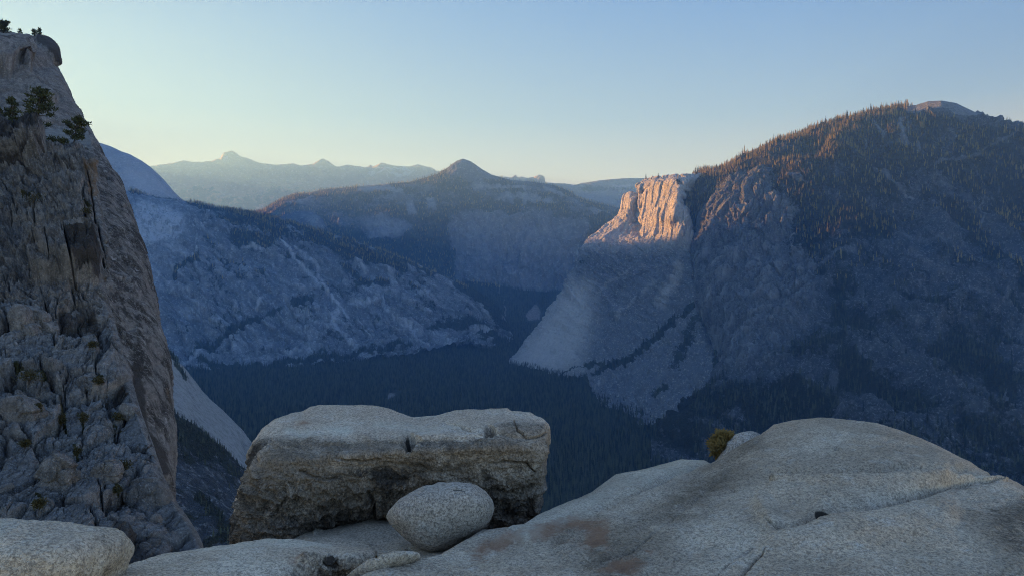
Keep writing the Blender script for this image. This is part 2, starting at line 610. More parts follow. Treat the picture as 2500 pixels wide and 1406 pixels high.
def star_mountain():
    sky = [(540, 575), (600, 530), (655, 513), (672, 500), (690, 489), (722, 478), (800, 464), (900, 456), (1000, 447), (1040, 437), (1070, 428), (1090, 415), (1102, 404), (1115, 395), (1130, 390), (1150, 397), (1165, 408), (1180, 418), (1200, 430), (1240, 441), (1300, 447), (1350, 455), (1390, 470), (1412, 488), (1500, 508), (1560, 526), (1640, 560)]
    g = Grid([[(x, y + 50, 9000) for x, y in sky], [(x, y, 8100) for x, y in sky],
              [(540, 585, 7600), (660, 505, 7700), (900, 470, 7700), (1060, 452, 7750), (1130, 436, 7780), (1200, 452, 7750), (1390, 485, 7650), (1640, 570, 7500)],
              [(540, 600, 7400), (690, 530, 7500), (900, 510, 7400), (1130, 490, 7450), (1300, 495, 7350), (1450, 515, 7200), (1640, 590, 7000)],
              [(540, 640, 6900), (800, 570, 6800), (960, 540, 6750), (1130, 540, 6700), (1300, 540, 6650), (1450, 555, 6500), (1640, 620, 6400)],
              [(540, 700, 6600), (800, 640, 6450), (1000, 650, 6480), (1130, 690, 6400), (1280, 715, 6400), (1400, 730, 6300), (1640, 720, 6200)],
              [(540, 900, 5900), (1000, 830, 5900), (1250, 800, 5950), (1640, 900, 5900)]], 2.2, 8, (1,))
    k = sstep(0, 40, g.px[:, 1] - np.interp(g.px[:, 0], [s[0] for s in sky], [s[1] for s in sky]))
    n = fbm(g.V / 520, 6, .55, 21, True)
    g.push((n * 75 + 16 * fbm(g.V / np.array([90, 90, 220]), 5, .62, 5, True) + 26 * facets(g.V / np.array([110, 110, 260]), 5)) * (.1 + k))
    p = wob(g, 30, 14, 5)
    pq = wob(g, 16, 12, 15)
    veg = veg_noise(g, .62, .75, 330, 31)
    pale = np.zeros(len(p))
    summit = poly_mask(p, [(1085, 425), (1105, 402), (1130, 380), (1160, 398), (1210, 436), (1140, 440)], 8)
    veg -= summit * .7
    veg += .6 * line_mask(p, [(600, 530), (660, 500), (720, 480)], 40)  # dark brush added to tone down the sunlit edge
    for l, w in (([(1160, 467), (1260, 462), (1290, 470)], 10), ([(1215, 500), (1300, 490), (1340, 500)], 9), ([(1270, 500), (1350, 506)], 8), ([(1330, 465), (1370, 480)], 10), ([(1000, 515), (1010, 525)], 9), ([(1060, 520), (1050, 500)], 10), ([(880, 465), (930, 460), (980, 470)], 10), ([(1440, 530), (1480, 524)], 8), ([(1330, 560), (1400, 552)], 7), ([(700, 500), (760, 490)], 8)):
        m = line_mask(pq, l, w * 1.3)
        veg -= m * .75
        pale = np.maximum(pale, m * .6)
    cl = poly_mask(.5 * (p + pq), [(1110, 560), (1180, 535), (1300, 545), (1420, 560), (1400, 640), (1380, 700), (1290, 712), (1230, 705), (1150, 690), (1100, 640)], 30)
    slab = poly_mask(pq, [(905, 590), (890, 560), (930, 542), (985, 548), (1000, 565), (960, 585)], 16)
    cn = fbm(g.V / np.array([55, 55, 150]), 5, .62, 77, True)
    veg -= cl * (.5 + .5 * cn) + slab * (.5 + .5 * cn)
    pale = np.maximum(pale, np.maximum(cl * (.1 + .5 * cn), slab * (.35 + .5 * cn)))
    veg += .4 * poly_mask(p, [(800, 560), (860, 580), (1000, 590), (1090, 540), (1120, 610), (1100, 690), (980, 640), (800, 600)], 12) * (1 - slab)
    g.att = {'pale': pale, 'veg': veg, 'rust': 0 * n}
    g.build('pointed_mountain', M['mountain'], 'pointed bare summit rising from a broad wooded mountain in the middle of the view', 'mountain')
    wood(g, veg, 15000, 14, 32, 560, 1620, 380, 760)
    # small rounded dome in front of it
    sky = [(640, 575), (668, 545), (690, 527), (715, 518), (745, 516), (770, 522), (787, 535), (800, 560), (812, 590)]
    g = Grid([[(x, y + 40, 6400) for x, y in sky], [(x, y, 6150) for x, y in sky], [(640, 585, 6000), (720, 545, 5970), (775, 548, 5980), (812, 598, 6000)], [(630, 640, 5850), (830, 640, 5850)]], 2.0, 4, ())
    g.push(fbm(g.V / np.array([60, 60, 140]), 5, .55, 4) * 14)
    g.att = {'pale': .5 * poly_mask(g.px, [(735, 525), (775, 525), (795, 560), (770, 560)], 10), 'veg': veg_noise(g, .22, .7, 120, 6) + .4 * sstep(545, 575, g.px[:, 1]), 'rust': g.px[:, 0] * 0}
    g.build('small_dome_hill', M['mountain'], 'small rounded granite dome hill below the hazy range', 'hill')


def half_dome():
    sky = [(60, 345), (150, 338), (232, 346), (270, 358), (297, 371), (318, 378), (345, 393), (370, 411), (390, 430), (408, 449), (422, 467), (440, 486), (480, 510), (520, 540)]
    g = Grid([[(x, y + 40, 6600) for x, y in sky], [(x, y, 5700) for x, y in sky], [(60, 420, 5350), (300, 425, 5400), (380, 455, 5420), (520, 550, 5500)], [(60, 490, 5150), (320, 480, 5200), (420, 500, 5250), (520, 560, 5300)], [(60, 640, 4900), (520, 640, 4900)]], 2.0, 5, (1,))
    k = sstep(0, 22, g.px[:, 1] - np.interp(g.px[:, 0], [s[0] for s in sky], [s[1] for s in sky]))
    g.push((fbm(g.V / np.array([240, 240, 90]), 5, .55, 4) * 22) * (.1 + k))
    p = wob(g, 22, 9, 9)
    pale = .35 * poly_mask(p, [(300, 400), (360, 420), (430, 480), (380, 470), (320, 450)], 10)
    veg = veg_noise(g, -.1, .5, 150, 2) + .7 * line_mask(p, [(310, 470), (360, 480), (400, 485), (440, 490)], 14)
    g.att = {'pale': pale, 'veg': veg, 'rust': g.px[:, 0] * 0}
    g.build('bald_dome_mountain', M['dome'], 'smooth bald granite dome emerging from behind the dark near wall', 'mountain')


def blue_ridge():
    sky = [(60, 478), (250, 470), (320, 468), (360, 478), (400, 487), (440, 491), (470, 497), (520, 506), (560, 513), (600, 518), (640, 526), (700, 541), (760, 559), (830, 578), (900, 602), (960, 622), (1040, 655), (1100, 683), (1160, 712), (1200, 740), (1232, 775), (1246, 812), (1252, 835)]
    rows = [[(x + 10, y + 70, 5600) for x, y in sky],
            [(x, y, 4900 + .25 * max(0, x - 500)) for x, y in sky],
            [(60, 530, 4620), (320, 515, 4650), (440, 530, 4720), (640, 565, 4830), (830, 620, 4940), (1040, 690, 4990), (1180, 760, 5020), (1247, 838, 5040)],
            [(60, 600, 4500), (340, 590, 4520), (450, 600, 4560), (600, 630, 4700), (800, 690, 4780), (1000, 735, 4840), (1140, 780, 4930), (1238, 845, 4980)],
            [(60, 720, 4330), (340, 700, 4350), (480, 720, 4380), (640, 745, 4430), (800, 770, 4520), (960, 790, 4640), (1100, 810, 4800), (1225, 850, 4900)],
            [(60, 830, 4150), (380, 820, 4170), (500, 840, 4180), (640, 850, 4220), (800, 840, 4330), (940, 835, 4480), (1080, 835, 4680), (1220, 855, 4830)],
            [(60, 960, 3800), (400, 935, 3850), (500, 920, 3900), (590, 930, 3930), (700, 920, 4000), (800, 898, 4130), (900, 880, 4280), (1000, 872, 4400), (1060, 858, 4520), (1130, 850, 4640), (1215, 860, 4760)]]
    g = Grid(rows, 1.9, 7, (1,))
    k = sstep(0, 30, g.px[:, 1] - np.interp(g.px[:, 0], [s[0] for s in sky], [s[1] for s in sky]))
    # gullies and slabs that run down to the right
    a = math.radians(38)
    V = g.V
    s1 = V[:, 0] * math.cos(a) - V[:, 2] * math.sin(a)
    s2 = V[:, 0] * math.sin(a) + V[:, 2] * math.cos(a)
    Q = np.stack([s1 / 420, s2 / 120, V[:, 1] / 400], 1)
    n = fbm(Q, 5, .6, 13, True)
    n2 = fbm(V / np.array([70, 70, 150]), 5, .62, 17, True)
    p = wob(g, 40, 16, 3)
    wallm = poly_mask(p, [(300, 485), (440, 500), (455, 560), (445, 620), (410, 690), (330, 720), (250, 700)], 30)
    Rq = np.stack([s1, s2, V[:, 1]], 1) + 14 * np.stack([fbm(V / 90, 3, .5, j) for j in (21, 22, 23)], 1)
    fc = facets(Rq / np.array([190, 60, 120]), 5)
    fc2 = facets(Rq / np.array([60, 24, 50]), 6)
    g.push((n * 46 * (1 - .7 * wallm) + n2 * 14 * (1 - .6 * wallm) + (fc * 26 + fc2 * 10) * (1 - .6 * wallm) + fbm(V / 300, 3, .5, 2) * 40) * (.08 + k))
    veg = veg_noise(g, .16, .5, 210, 23) + .25 * n
    pale = np.zeros(len(p)) + .12
    veg -= wallm * .8
    pale += wallm * .55 * poly_mask(p, [(330, 500), (400, 505), (440, 520), (452, 570), (420, 588), (330, 600)], 10) + wallm * .12
    for l, w, v in (([(320, 472), (440, 495), (560, 517), (700, 545), (830, 582), (960, 626), (1060, 665)], 10, .4),
                    ([(560, 530), (620, 545), (680, 575), (640, 600), (580, 590)], 34, .55),
                    ([(760, 575), (840, 600), (830, 615), (900, 625), (980, 660)], 26, .6),
                    ([(420, 680), (440, 655), (455, 640), (480, 640)], 10, .8), ([(560, 820), (640, 775), (760, 740)], 12, .45),
                    ([(1120, 690), (1180, 730), (1230, 800)], 24, .7), ([(480, 870), (520, 850), (600, 800)], 14, .35),
                    ([(330, 590), (400, 588), (440, 592)], 4, .8), ([(500, 590), (540, 640), (600, 650)], 10, .4),
                    ([(470, 880), (560, 915), (700, 905), (800, 882), (1000, 852)], 12, .5), ([(1060, 800), (1140, 800), (1220, 840)], 26, .5), ([(840, 660), (900, 700), (960, 690)], 16, .4)):
        veg += line_mask(p, l, w) * v
    for l, w, v in (([(690, 590), (730, 640), (770, 700), (810, 740), (850, 780)], 9, .85), ([(720, 600), (770, 650), (790, 700)], 7, .6),
                    ([(860, 745), (930, 750), (980, 790), (1020, 830), (1040, 850)], 13, .6), ([(820, 760), (810, 790), (850, 840), (870, 860)], 14, .6),
                    ([(880, 790), (900, 830)], 9, .7), ([(600, 605), (640, 610)], 6, .8), ([(870, 640), (890, 670)], 8, .5), ([(930, 650), (960, 690), (980, 700)], 8, .5),
                    ([(470, 640), (480, 600), (475, 560)], 4, .5), ([(640, 730), (625, 750)], 7, .8), ([(450, 905), (490, 870)], 10, .5), ([(590, 890), (700, 880), (780, 850)], 16, .3),
                    ([(690, 740), (710, 780), (700, 800)], 20, .25), ([(470, 720), (500, 760)], 24, .3), ([(560, 690), (590, 740)], 18, .25), ([(1150, 812), (1215, 818)], 10, .5)):
        m = line_mask(p, l, w)
        pale = np.maximum(pale, m * v)
        veg -= m * .8
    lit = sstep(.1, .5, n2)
    veg += .2 * sstep(.1, -.45, n2) * (1 - .6 * wallm)  # brush in the crevices, deepening their shade by colour
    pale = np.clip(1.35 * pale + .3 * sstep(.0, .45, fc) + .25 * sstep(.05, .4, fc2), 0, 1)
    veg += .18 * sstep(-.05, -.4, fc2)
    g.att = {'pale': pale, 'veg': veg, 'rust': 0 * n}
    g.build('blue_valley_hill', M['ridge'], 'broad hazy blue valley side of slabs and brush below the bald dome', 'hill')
    wood(g, veg, 13000, 12, 30, 300, 1270, 440, 930, keep=.5)


def side_valley():
    rows = [[(1050, 720, 6250), (1130, 688, 6280), (1170, 690, 6300), (1240, 705, 6320), (1280, 712, 6320), (1330, 716, 6300), (1420, 700, 6300)],
            [(1040, 770, 5700), (1150, 752, 5700), (1250, 760, 5680), (1330, 775, 5600), (1430, 770, 5600)],
            [(1030, 830, 5150), (1150, 815, 5150), (1250, 825, 5100), (1330, 830, 5000), (1430, 830, 5000)],
            [(1000, 880, 4600), (1150, 872, 4600), (1250, 880, 4500), (1430, 885, 4500)],
            [(960, 925, 3900), (1430, 925, 3900)]]
    g = Grid(rows, 2.4, 6)
    g.push(fbm(g.V / 300, 4, .5, 3) * 26 + 10)
    p = wob(g, 20, 8, 3)
    gap = np.maximum(poly_mask(p, [(1280, 775), (1305, 745), (1318, 760), (1320, 785), (1290, 790)], 7), np.maximum(line_mask(p, [(1228, 735), (1231, 755), (1234, 778)], 3, .6), line_mask(p, [(1219, 690), (1221, 715)], 3, .6)))
    gap = np.maximum(gap, poly_mask(p, [(1155, 812), (1180, 802), (1215, 810), (1218, 828), (1170, 830)], 8))
    veg = 1.1 - gap
    g.att = {'pale': gap * .6, 'veg': veg, 'rust': 0 * gap}
    g.build('side_valley_ground', M['floor'], 'dark wooded side valley running up behind the pale buttress', 'ground')
    wood(g, veg, 6500, 18, 38, 1000, 1450, 660, 930)


def valley_floor():
    n = 260
    ys = np.concatenate([np.linspace(-270, 290, 20), np.geomspace(300, 7600, n - 20)])
    P = np.zeros((n, 160, 3))
    for i, y in enumerate(ys):
        P[i, :, 0] = np.clip(np.linspace(-1, 1, 160) * (.66 * abs(y) + 1500), -8000, 4400)
        P[i, :, 1] = y
    z = FLOOR + np.clip((P[..., 1] - 3300) / 1700, 0, 1) ** 1.3 * 75
    P[..., 2] = z - np.clip((P[..., 1] - 6000) / 3000, 0, 1) * 120
    g = Grid.__new__(Grid)
    g.wobs = {}
    g.P, g.nv, g.nu, g.closed = P, n, 160, False
    g.P[..., 2] += (fbm(P.reshape(-1, 3) / 260, 4, .5, 2) * 9).reshape(n, 160)
    g.P0 = P.reshape(-1, 3).copy()
    g.px = to_px(g.P0)
    p = g.px
    gap = np.zeros(len(p))
    for l in ([(1370, 1100), (1372, 1130)], [(1325, 1220), (1318, 1226)], [(945, 985), (955, 960)], [(1205, 945), (1210, 952)]):
        gap = np.maximum(gap, line_mask(p, l, 5))
    veg = 1.1 - gap
    g.att = {'pale': gap, 'veg': veg, 'rust': 0 * gap}
    g.build('valley_ground', M['floor'], 'flat valley ground deep below, covered in dark forest', 'ground')
    ok = (g.V[:, 1] > 400) & (p[:, 0] > 380) & (p[:, 0] < 1900)
    wood(g, veg * ok, 80000, 11, 27, 400, 1850, 820, 1330)


def right_nose():
    # rows are levels; each begins behind the left outline, wraps round it and runs to the gully on the right
    rows = [
        [(1640, 436, 5200), (1590, 437, 4700), (1578, 438, 4480), (1610, 432, 4250), (1650, 430, 4060), (1700, 426, 3960), (1770, 412, 4050)],
        [(1640, 444, 5100), (1575, 446, 4600), (1566, 448, 4440), (1600, 441, 4210), (1640, 440, 3940), (1672, 446, 3800), (1700, 455, 3840), (1760, 450, 4000)],
        [(1620, 478, 5100), (1545, 476, 4700), (1527, 478, 4560), (1546, 478, 4390), (1566, 478, 4365), (1572, 480, 4280), (1620, 482, 4000), (1655, 484, 3780), (1690, 490, 3760), (1745, 500, 3950)],
        [(1610, 520, 5100), (1530, 520, 4740), (1512, 521, 4600), (1533, 521, 4400), (1562, 522, 4370), (1568, 522, 4260), (1615, 525, 3970), (1648, 525, 3760), (1680, 530, 3740), (1735, 545, 3920)],
        [(1590, 556, 5000), (1500, 552, 4720), (1475, 552, 4600), (1510, 556, 4400), (1547, 560, 4330), (1570, 562, 4190), (1620, 562, 3930), (1660, 565, 3740), (1690, 572, 3730), (1728, 580, 3900)],
        [(1560, 610, 4900), (1440, 600, 4580), (1422, 604, 4430), (1460, 608, 4300), (1520, 612, 4170), (1580, 612, 4000), (1640, 612, 3820), (1680, 615, 3730), (1705, 622, 3780), (1728, 630, 3900)],
        [(1520, 680, 4900), (1402, 676, 4560), (1388, 684, 4420), (1430, 684, 4290), (1500, 684, 4110), (1570, 684, 3920), (1640, 684, 3720), (1690, 690, 3600), (1712, 700, 3640), (1740, 710, 3760)],
        [(1480, 760, 4850), (1352, 756, 4500), (1338, 762, 4380), (1390, 764, 4230), (1470, 764, 4020), (1560, 764, 3780), (1640, 764, 3560), (1700, 770, 3420), (1736, 780, 3440), (1780, 785, 3520)],
        [(1420, 830, 4750), (1295, 828, 4420), (1283, 832, 4320), (1350, 836, 4120), (1440, 838, 3860), (1540, 840, 3580), (1640, 844, 3310), (1710, 850, 3150), (1755, 860, 3140), (1800, 862, 3200)],
        [(1380, 890, 4600), (1252, 892, 4200), (1240, 896, 4130), (1310, 905, 3920), (1400, 905, 3650), (1480, 915, 3380), (1560, 925, 3120), (1650, 930, 2880), (1730, 935, 2740), (1800, 930, 2760)],
        [(1360, 940, 4500), (1236, 935, 4050), (1230, 940, 3900), (1310, 960, 3560), (1390, 985, 3200), (1460, 1000, 2880), (1530, 1030, 2620), (1600, 1040, 2430), (1690, 1030, 2330), (1800, 990, 2420)],
        [(1340, 990, 4400), (1230, 985, 3800), (1225, 990, 3500), (1310, 1030, 3000), (1400, 1070, 2600), (1480, 1095, 2380), (1560, 1115, 2250), (1640, 1110, 2150), (1720, 1090, 2120), (1820, 1060, 2180)],
    ]
    g = Grid(rows, 1.7, 3, ())
    V = g.V
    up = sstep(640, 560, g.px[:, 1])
    flute = fbm(V / np.array([40, 40, 340]), 5, .62, 51, True)
    crag = fbm(V / np.array([60, 60, 70]), 5, .6, 53, True)
    a = math.radians(-52)
    s1 = V[:, 0] * math.cos(a) - V[:, 2] * math.sin(a)
    s2 = V[:, 0] * math.sin(a) + V[:, 2] * math.cos(a)
    Vw = V + 6 * np.stack([fbm(V / 60, 3, .5, k) for k in (21, 22, 23)], 1)
    Sw = np.stack([s1, s2, V[:, 1]], 1) + 8 * np.stack([fbm(V / 70, 3, .5, k) for k in (24, 25, 26)], 1)
    slab = fbm(np.stack([s1 / 60, s2 / 420, V[:, 1] / 240], 1), 5, .6, 57, True)
    p = wob(g, 34, 12, 3)
    smooth = poly_mask(p, [(1245, 900), (1300, 815), (1360, 735), (1400, 690), (1450, 700), (1450, 790), (1420, 900), (1330, 925)], 38)
    amp = np.interp(g.px[:, 0], [1230, 1400], [.5, 1])
    notch = poly_mask(wob(g, 18, 7, 9), [(1662, 446), (1705, 436), (1790, 425), (1770, 520), (1730, 660), (1706, 640), (1694, 590), (1692, 535), (1664, 492)], 9)
    g.push(-75 * notch - 42 * line_mask(p, [(1550, 462), (1548, 520), (1556, 575)], 15))
    g.push(amp * (up * (flute * 9 + crag * 3 + 12 * facets(Vw / np.array([52, 52, 240]), 3) + 2.5 * facets(Vw / np.array([14, 14, 60]), 4)) + (1 - up) * (1 - .72 * smooth) * (slab * 24 + crag * 10 + 18 * facets(Sw / np.array([42, 190, 110]), 6) + 8 * facets(Sw / np.array([15, 60, 40]), 7)) + (1 - up) * smooth * slab * 13))
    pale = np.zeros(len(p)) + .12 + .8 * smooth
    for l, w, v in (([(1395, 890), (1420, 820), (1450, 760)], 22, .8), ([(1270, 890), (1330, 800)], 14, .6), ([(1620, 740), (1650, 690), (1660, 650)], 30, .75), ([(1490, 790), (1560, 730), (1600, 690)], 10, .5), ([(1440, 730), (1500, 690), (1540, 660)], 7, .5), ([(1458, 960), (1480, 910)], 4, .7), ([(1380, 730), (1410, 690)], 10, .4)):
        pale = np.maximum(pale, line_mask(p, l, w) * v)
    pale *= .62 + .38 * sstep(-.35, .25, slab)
    pale += up * 1.0  # sunlit top made paler, brightening its light through the rock colour
    veg = veg_noise(g, .1, .55, 110, 3) + .4 * sstep(.05, -.45, crag) * (1 - up) - .6 * smooth - .6 * up  # crevice brush doubles as painted shade
    for l, w, v in (([(1480, 905), (1540, 880), (1600, 840), (1650, 790), (1700, 745), (1720, 720)], 15, 1.0), ([(1345, 920), (1420, 900), (1490, 890), (1450, 920)], 10, .9), ([(1650, 900), (1700, 800), (1735, 780), (1760, 880)], 34, .55),
                    ([(1430, 930), (1380, 930), (1330, 945)], 16, 1.0), ([(1720, 620), (1700, 560), (1735, 520)], 22, .9), ([(1740, 800), (1750, 900)], 14, .8), ([(1600, 420), (1680, 420), (1760, 410)], 20, 1.2), ([(1670, 470), (1700, 450), (1740, 480)], 16, 1.0),
                    ([(1470, 1060), (1560, 1075), (1660, 1040), (1740, 1000)], 18, 1.0), ([(1600, 970), (1625, 950)], 18, .6), ([(1435, 935), (1460, 1000), (1560, 1070)], 10, .9), ([(1430, 640), (1480, 600), (1520, 600)], 18, .45), ([(1380, 800), (1400, 790)], 6, .7), ([(1440, 600), (1470, 560)], 8, .6)):
        veg += line_mask(p, l, w) * v
    low = poly_mask(p, [(1200, 960), (1300, 935), (1350, 925), (1430, 940), (1470, 1010), (1560, 1060), (1680, 1040), (1800, 1010), (1900, 1200), (1200, 1200)], 10)
    veg += low
    veg += 1.3 * notch * sstep(700, 620, g.px[:, 1])
    pale *= 1 - .8 * notch
    rust = up * .12 * poly_mask(p, [(1500, 540), (1540, 450), (1600, 430), (1680, 450), (1690, 590), (1560, 600)], 16)
    g.att = {'pale': np.clip(pale, 0, 1), 'veg': veg, 'rust': rust}
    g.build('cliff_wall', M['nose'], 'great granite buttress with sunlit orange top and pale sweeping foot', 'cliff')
    wood(g, veg, 2600, 14, 34, 1230, 1800, 400, 1200, keep=.6)
    wood(g, veg * notch, 900, 16, 34, 1600, 1800, 400, 720, keep=.6)
    return g


SKY_R = [(1690, 432), (1740, 422), (1780, 408), (1850, 380), (1900, 355), (1960, 337), (2050, 308), (2120, 292), (2200, 272), (2240, 264), (2268, 252), (2300, 248), (2335, 253), (2380, 275), (2420, 293), (2470, 313), (2540, 335), (2640, 360), (2800, 380)]


def right_mountain():
    sky = [(x, y, 3950 - .75 * (x - 1690)) for x, y in SKY_R]
    rows = [[(x + 20, y + 70, d + 900) for x, y, d in sky], sky,
            [(1712, 520, 3950), (1745, 500, 3760), (1800, 455, 3560), (1880, 400, 3440), (1960, 372, 3350), (2060, 345, 3250), (2200, 305, 3150), (2300, 298, 3060), (2400, 310, 2980), (2520, 345, 2890), (2800, 420, 2760)],
            [(1718, 590, 3830), (1745, 560, 3640), (1790, 520, 3480), (1850, 480, 3360), (1940, 440, 3220), (2060, 410, 3080), (2200, 390, 2960), (2350, 400, 2820), (2520, 430, 2700), (2800, 500, 2580)],
            [(1716, 650, 3760), (1738, 630, 3560), (1790, 600, 3380), (1850, 570, 3240), (1940, 540, 3080), (2060, 510, 2920), (2200, 500, 2780), (2350, 510, 2640), (2520, 530, 2520), (2800, 590, 2420)],
            [(1735, 740, 3520), (1758, 720, 3300), (1800, 700, 3160), (1870, 680, 3020), (1960, 660, 2860), (2080, 640, 2700), (2220, 630, 2560), (2370, 640, 2420), (2520, 660, 2310), (2800, 720, 2200)],
            [(1772, 840, 3180), (1790, 825, 3000), (1830, 810, 2860), (1890, 790, 2740), (1980, 780, 2600), (2100, 770, 2440), (2240, 770, 2300), (2380, 780, 2170), (2520, 800, 2070), (2800, 870, 1960)],
            [(1770, 960, 2740), (1800, 940, 2600), (1850, 920, 2480), (1920, 910, 2380), (2010, 905, 2260), (2130, 905, 2130), (2260, 910, 2010), (2400, 930, 1890), (2520, 960, 1800), (2800, 1040, 1700)],
            [(1640, 1080, 2180), (1720, 1060, 2140), (1800, 1050, 2080), (1900, 1040, 2010), (2010, 1040, 1930), (2130, 1050, 1830), (2260, 1070, 1740), (2400, 1090, 1650), (2520, 1120, 1580), (2800, 1200, 1480)],
            [(1560, 1170, 1800), (1700, 1180, 1740), (1900, 1190, 1680), (2100, 1210, 1600), (2300, 1240, 1500), (2520, 1280, 1400), (2800, 1360, 1300)]]
    for r, kk in zip(range(len(rows)), (.4, .4, .6, .75, .85, .8, .75, .55, .3, .15)):
        rows[r] = [(x, y, d + kk * max(0, x - 1760) + ((420, 420, 170)[r] * float(sstep(1710, 1800, x) * sstep(2330, 2200, x)) if r < 3 else 0)) for x, y, d in rows[r]]
    g = Grid(rows, 1.7, 6, (1,))
    ys = np.interp(g.px[:, 0], [s[0] for s in SKY_R], [s[1] for s in SKY_R])
    k = sstep(0, 30, g.px[:, 1] - ys)
    V = g.V
    rib = fbm(V / np.array([330, 330, 700]), 4, .5, 61, True)
    flute = fbm(V / np.array([50, 50, 170]), 5, .62, 63, True)
    crag = fbm(V / np.array([38, 38, 44]), 5, .62, 65, True)
    p = wob(g, 44, 18, 7)
    wallm = poly_mask(p, [(1720, 640), (1760, 540), (1830, 460), (1900, 450), (1960, 560), (1990, 700), (1960, 860), (1840, 960), (1760, 900)], 30)
    gully = line_mask(p, [(1712, 500), (1708, 600), (1716, 680), (1742, 790), (1764, 880), (1772, 950)], 30)
    dome = poly_mask(wob(g, 14, 4, 8), [(2205, 290), (2230, 262), (2270, 240), (2330, 236), (2400, 280), (2460, 305), (2480, 322), (2430, 312), (2370, 300), (2300, 292), (2240, 298)], 6)
    Vw = V + 6 * np.stack([fbm(V / 50, 3, .5, j) for j in (21, 22, 23)], 1)
    fc = facets(Vw / np.array([46, 46, 150]), 5)
    fc2 = facets(Vw / np.array([13, 13, 24]), 6)
    g.push(-90 * gully)
    g.push((rib * 95 * (1 - .97 * dome) + (flute * (8 + 16 * wallm) + crag * 4 + fc * (15 + 12 * wallm) + fc2 * 3) * (1 - .97 * dome)) * (.06 + k))
    veg = veg_noise(g, .54, .85, 150, 71) + .2 * sstep(.1, -.4, crag) + .2 * fbm(V / 40, 3, .6, 9) - .5 * wallm - 1.4 * dome  # brush term in crevices darkens them like shade
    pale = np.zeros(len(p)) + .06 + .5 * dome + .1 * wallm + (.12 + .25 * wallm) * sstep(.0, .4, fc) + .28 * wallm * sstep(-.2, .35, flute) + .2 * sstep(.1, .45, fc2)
    ridge = sstep(95, 20, g.px[:, 1] - ys) * (g.px[:, 0] < 2215)
    veg += .32 * poly_mask(p, [(1880, 480), (1950, 400), (2060, 330), (2180, 300), (2250, 330), (2190, 480), (2150, 600), (2080, 690), (1980, 680), (1900, 570)], 40) + .3 * poly_mask(p, [(2250, 340), (2520, 365), (2540, 580), (2380, 540), (2270, 440)], 40)
    veg += .5 * ridge + .6 * gully + .38 * sstep(.15, -.5, rib) - .18 * sstep(.1, .6, rib)
    for l, w, v in (([(2230, 322), (2400, 345), (2480, 362)], 20, .7), ([(1960, 500), (2000, 450), (2040, 400), (2100, 360)], 34, .5), ([(1980, 560), (2060, 560), (2160, 590)], 46, .45),
                    ([(1720, 660), (1706, 600), (1725, 560), (1760, 470), (1790, 440)], 15, .9), ([(1722, 700), (1745, 800), (1765, 900)], 16, .8), ([(1600, 1080), (1720, 1040), (1850, 1040), (2000, 1030)], 70, .8),
                    ([(1960, 900), (2060, 880), (2100, 960)], 40, .35), ([(2250, 500), (2350, 560), (2420, 640), (2480, 700)], 24, .5), ([(2350, 380), (2480, 450), (2540, 500)], 50, .35), ([(2060, 700), (2050, 800)], 24, .35), ([(2260, 780), (2360, 860), (2460, 960)], 34, .35), ([(1860, 480), (1950, 470), (2000, 520)], 24, .3)):
        veg += line_mask(p, l, w) * v
    for l, w, v in (([(2105, 340), (2112, 370)], 7, .6), ([(2140, 335), (2150, 360)], 9, .6), ([(2190, 330), (2198, 385)], 11, .8), ([(2208, 335), (2208, 360)], 5, .6), ([(2225, 380), (2222, 400)], 7, .6),
                    ([(2130, 430), (2160, 460), (2200, 490)], 9, .5), ([(2205, 498), (2225, 508)], 5, .9), ([(2375, 580), (2378, 540), (2383, 500)], 5, .7), ([(2270, 470), (2290, 490)], 12, .4),
                    ([(2190, 590), (2240, 610), (2300, 620)], 12, .5), ([(2200, 660), (2300, 700)], 16, .35), ([(1812, 830), (1800, 870), (1790, 890)], 7, .9), ([(1822, 800), (1812, 830)], 7, .8), ([(1700, 1010), (1740, 985), (1790, 960)], 4, .9), ([(1640, 1045), (1690, 1015)], 4, .7),
                    ([(2010, 700), (1990, 750), (1985, 790)], 13, .45), ([(1880, 690), (1910, 720), (1905, 740)], 4, .6), ([(2210, 710), (2250, 740), (2290, 750)], 3, .6), ([(2200, 740), (2260, 770)], 3, .55), ([(2440, 720), (2480, 800), (2490, 860)], 14, .5), ([(2350, 720), (2420, 740)], 14, .45), ([(2450, 960), (2490, 990)], 4, .8),
                    ([(2000, 660), (2080, 640)], 12, .4), ([(2260, 420), (2350, 400), (2480, 330)], 5, .4), ([(1930, 450), (1970, 480)], 7, .4), ([(2180, 860), (2300, 900)], 22, .3), ([(1980, 1000), (2040, 960)], 12, .35), ([(2100, 880), (2110, 930)], 8, .4), ([(2300, 940), (2420, 960)], 20, .25), ([(2460, 640), (2500, 690)], 18, .4)):
        m = line_mask(p, l, w)
        pale = np.maximum(pale, m * v)
        veg -= m * .75
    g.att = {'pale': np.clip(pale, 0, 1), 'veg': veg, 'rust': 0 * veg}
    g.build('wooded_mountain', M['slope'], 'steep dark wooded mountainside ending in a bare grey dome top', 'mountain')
    wood(g, veg, 24000, 12, 28, 1690, 2560, 240, 1250, keep=.4)
    wood(g, veg * ridge, 2600, 22, 44, 1690, 2230, 220, 520, keep=.3)
    return g


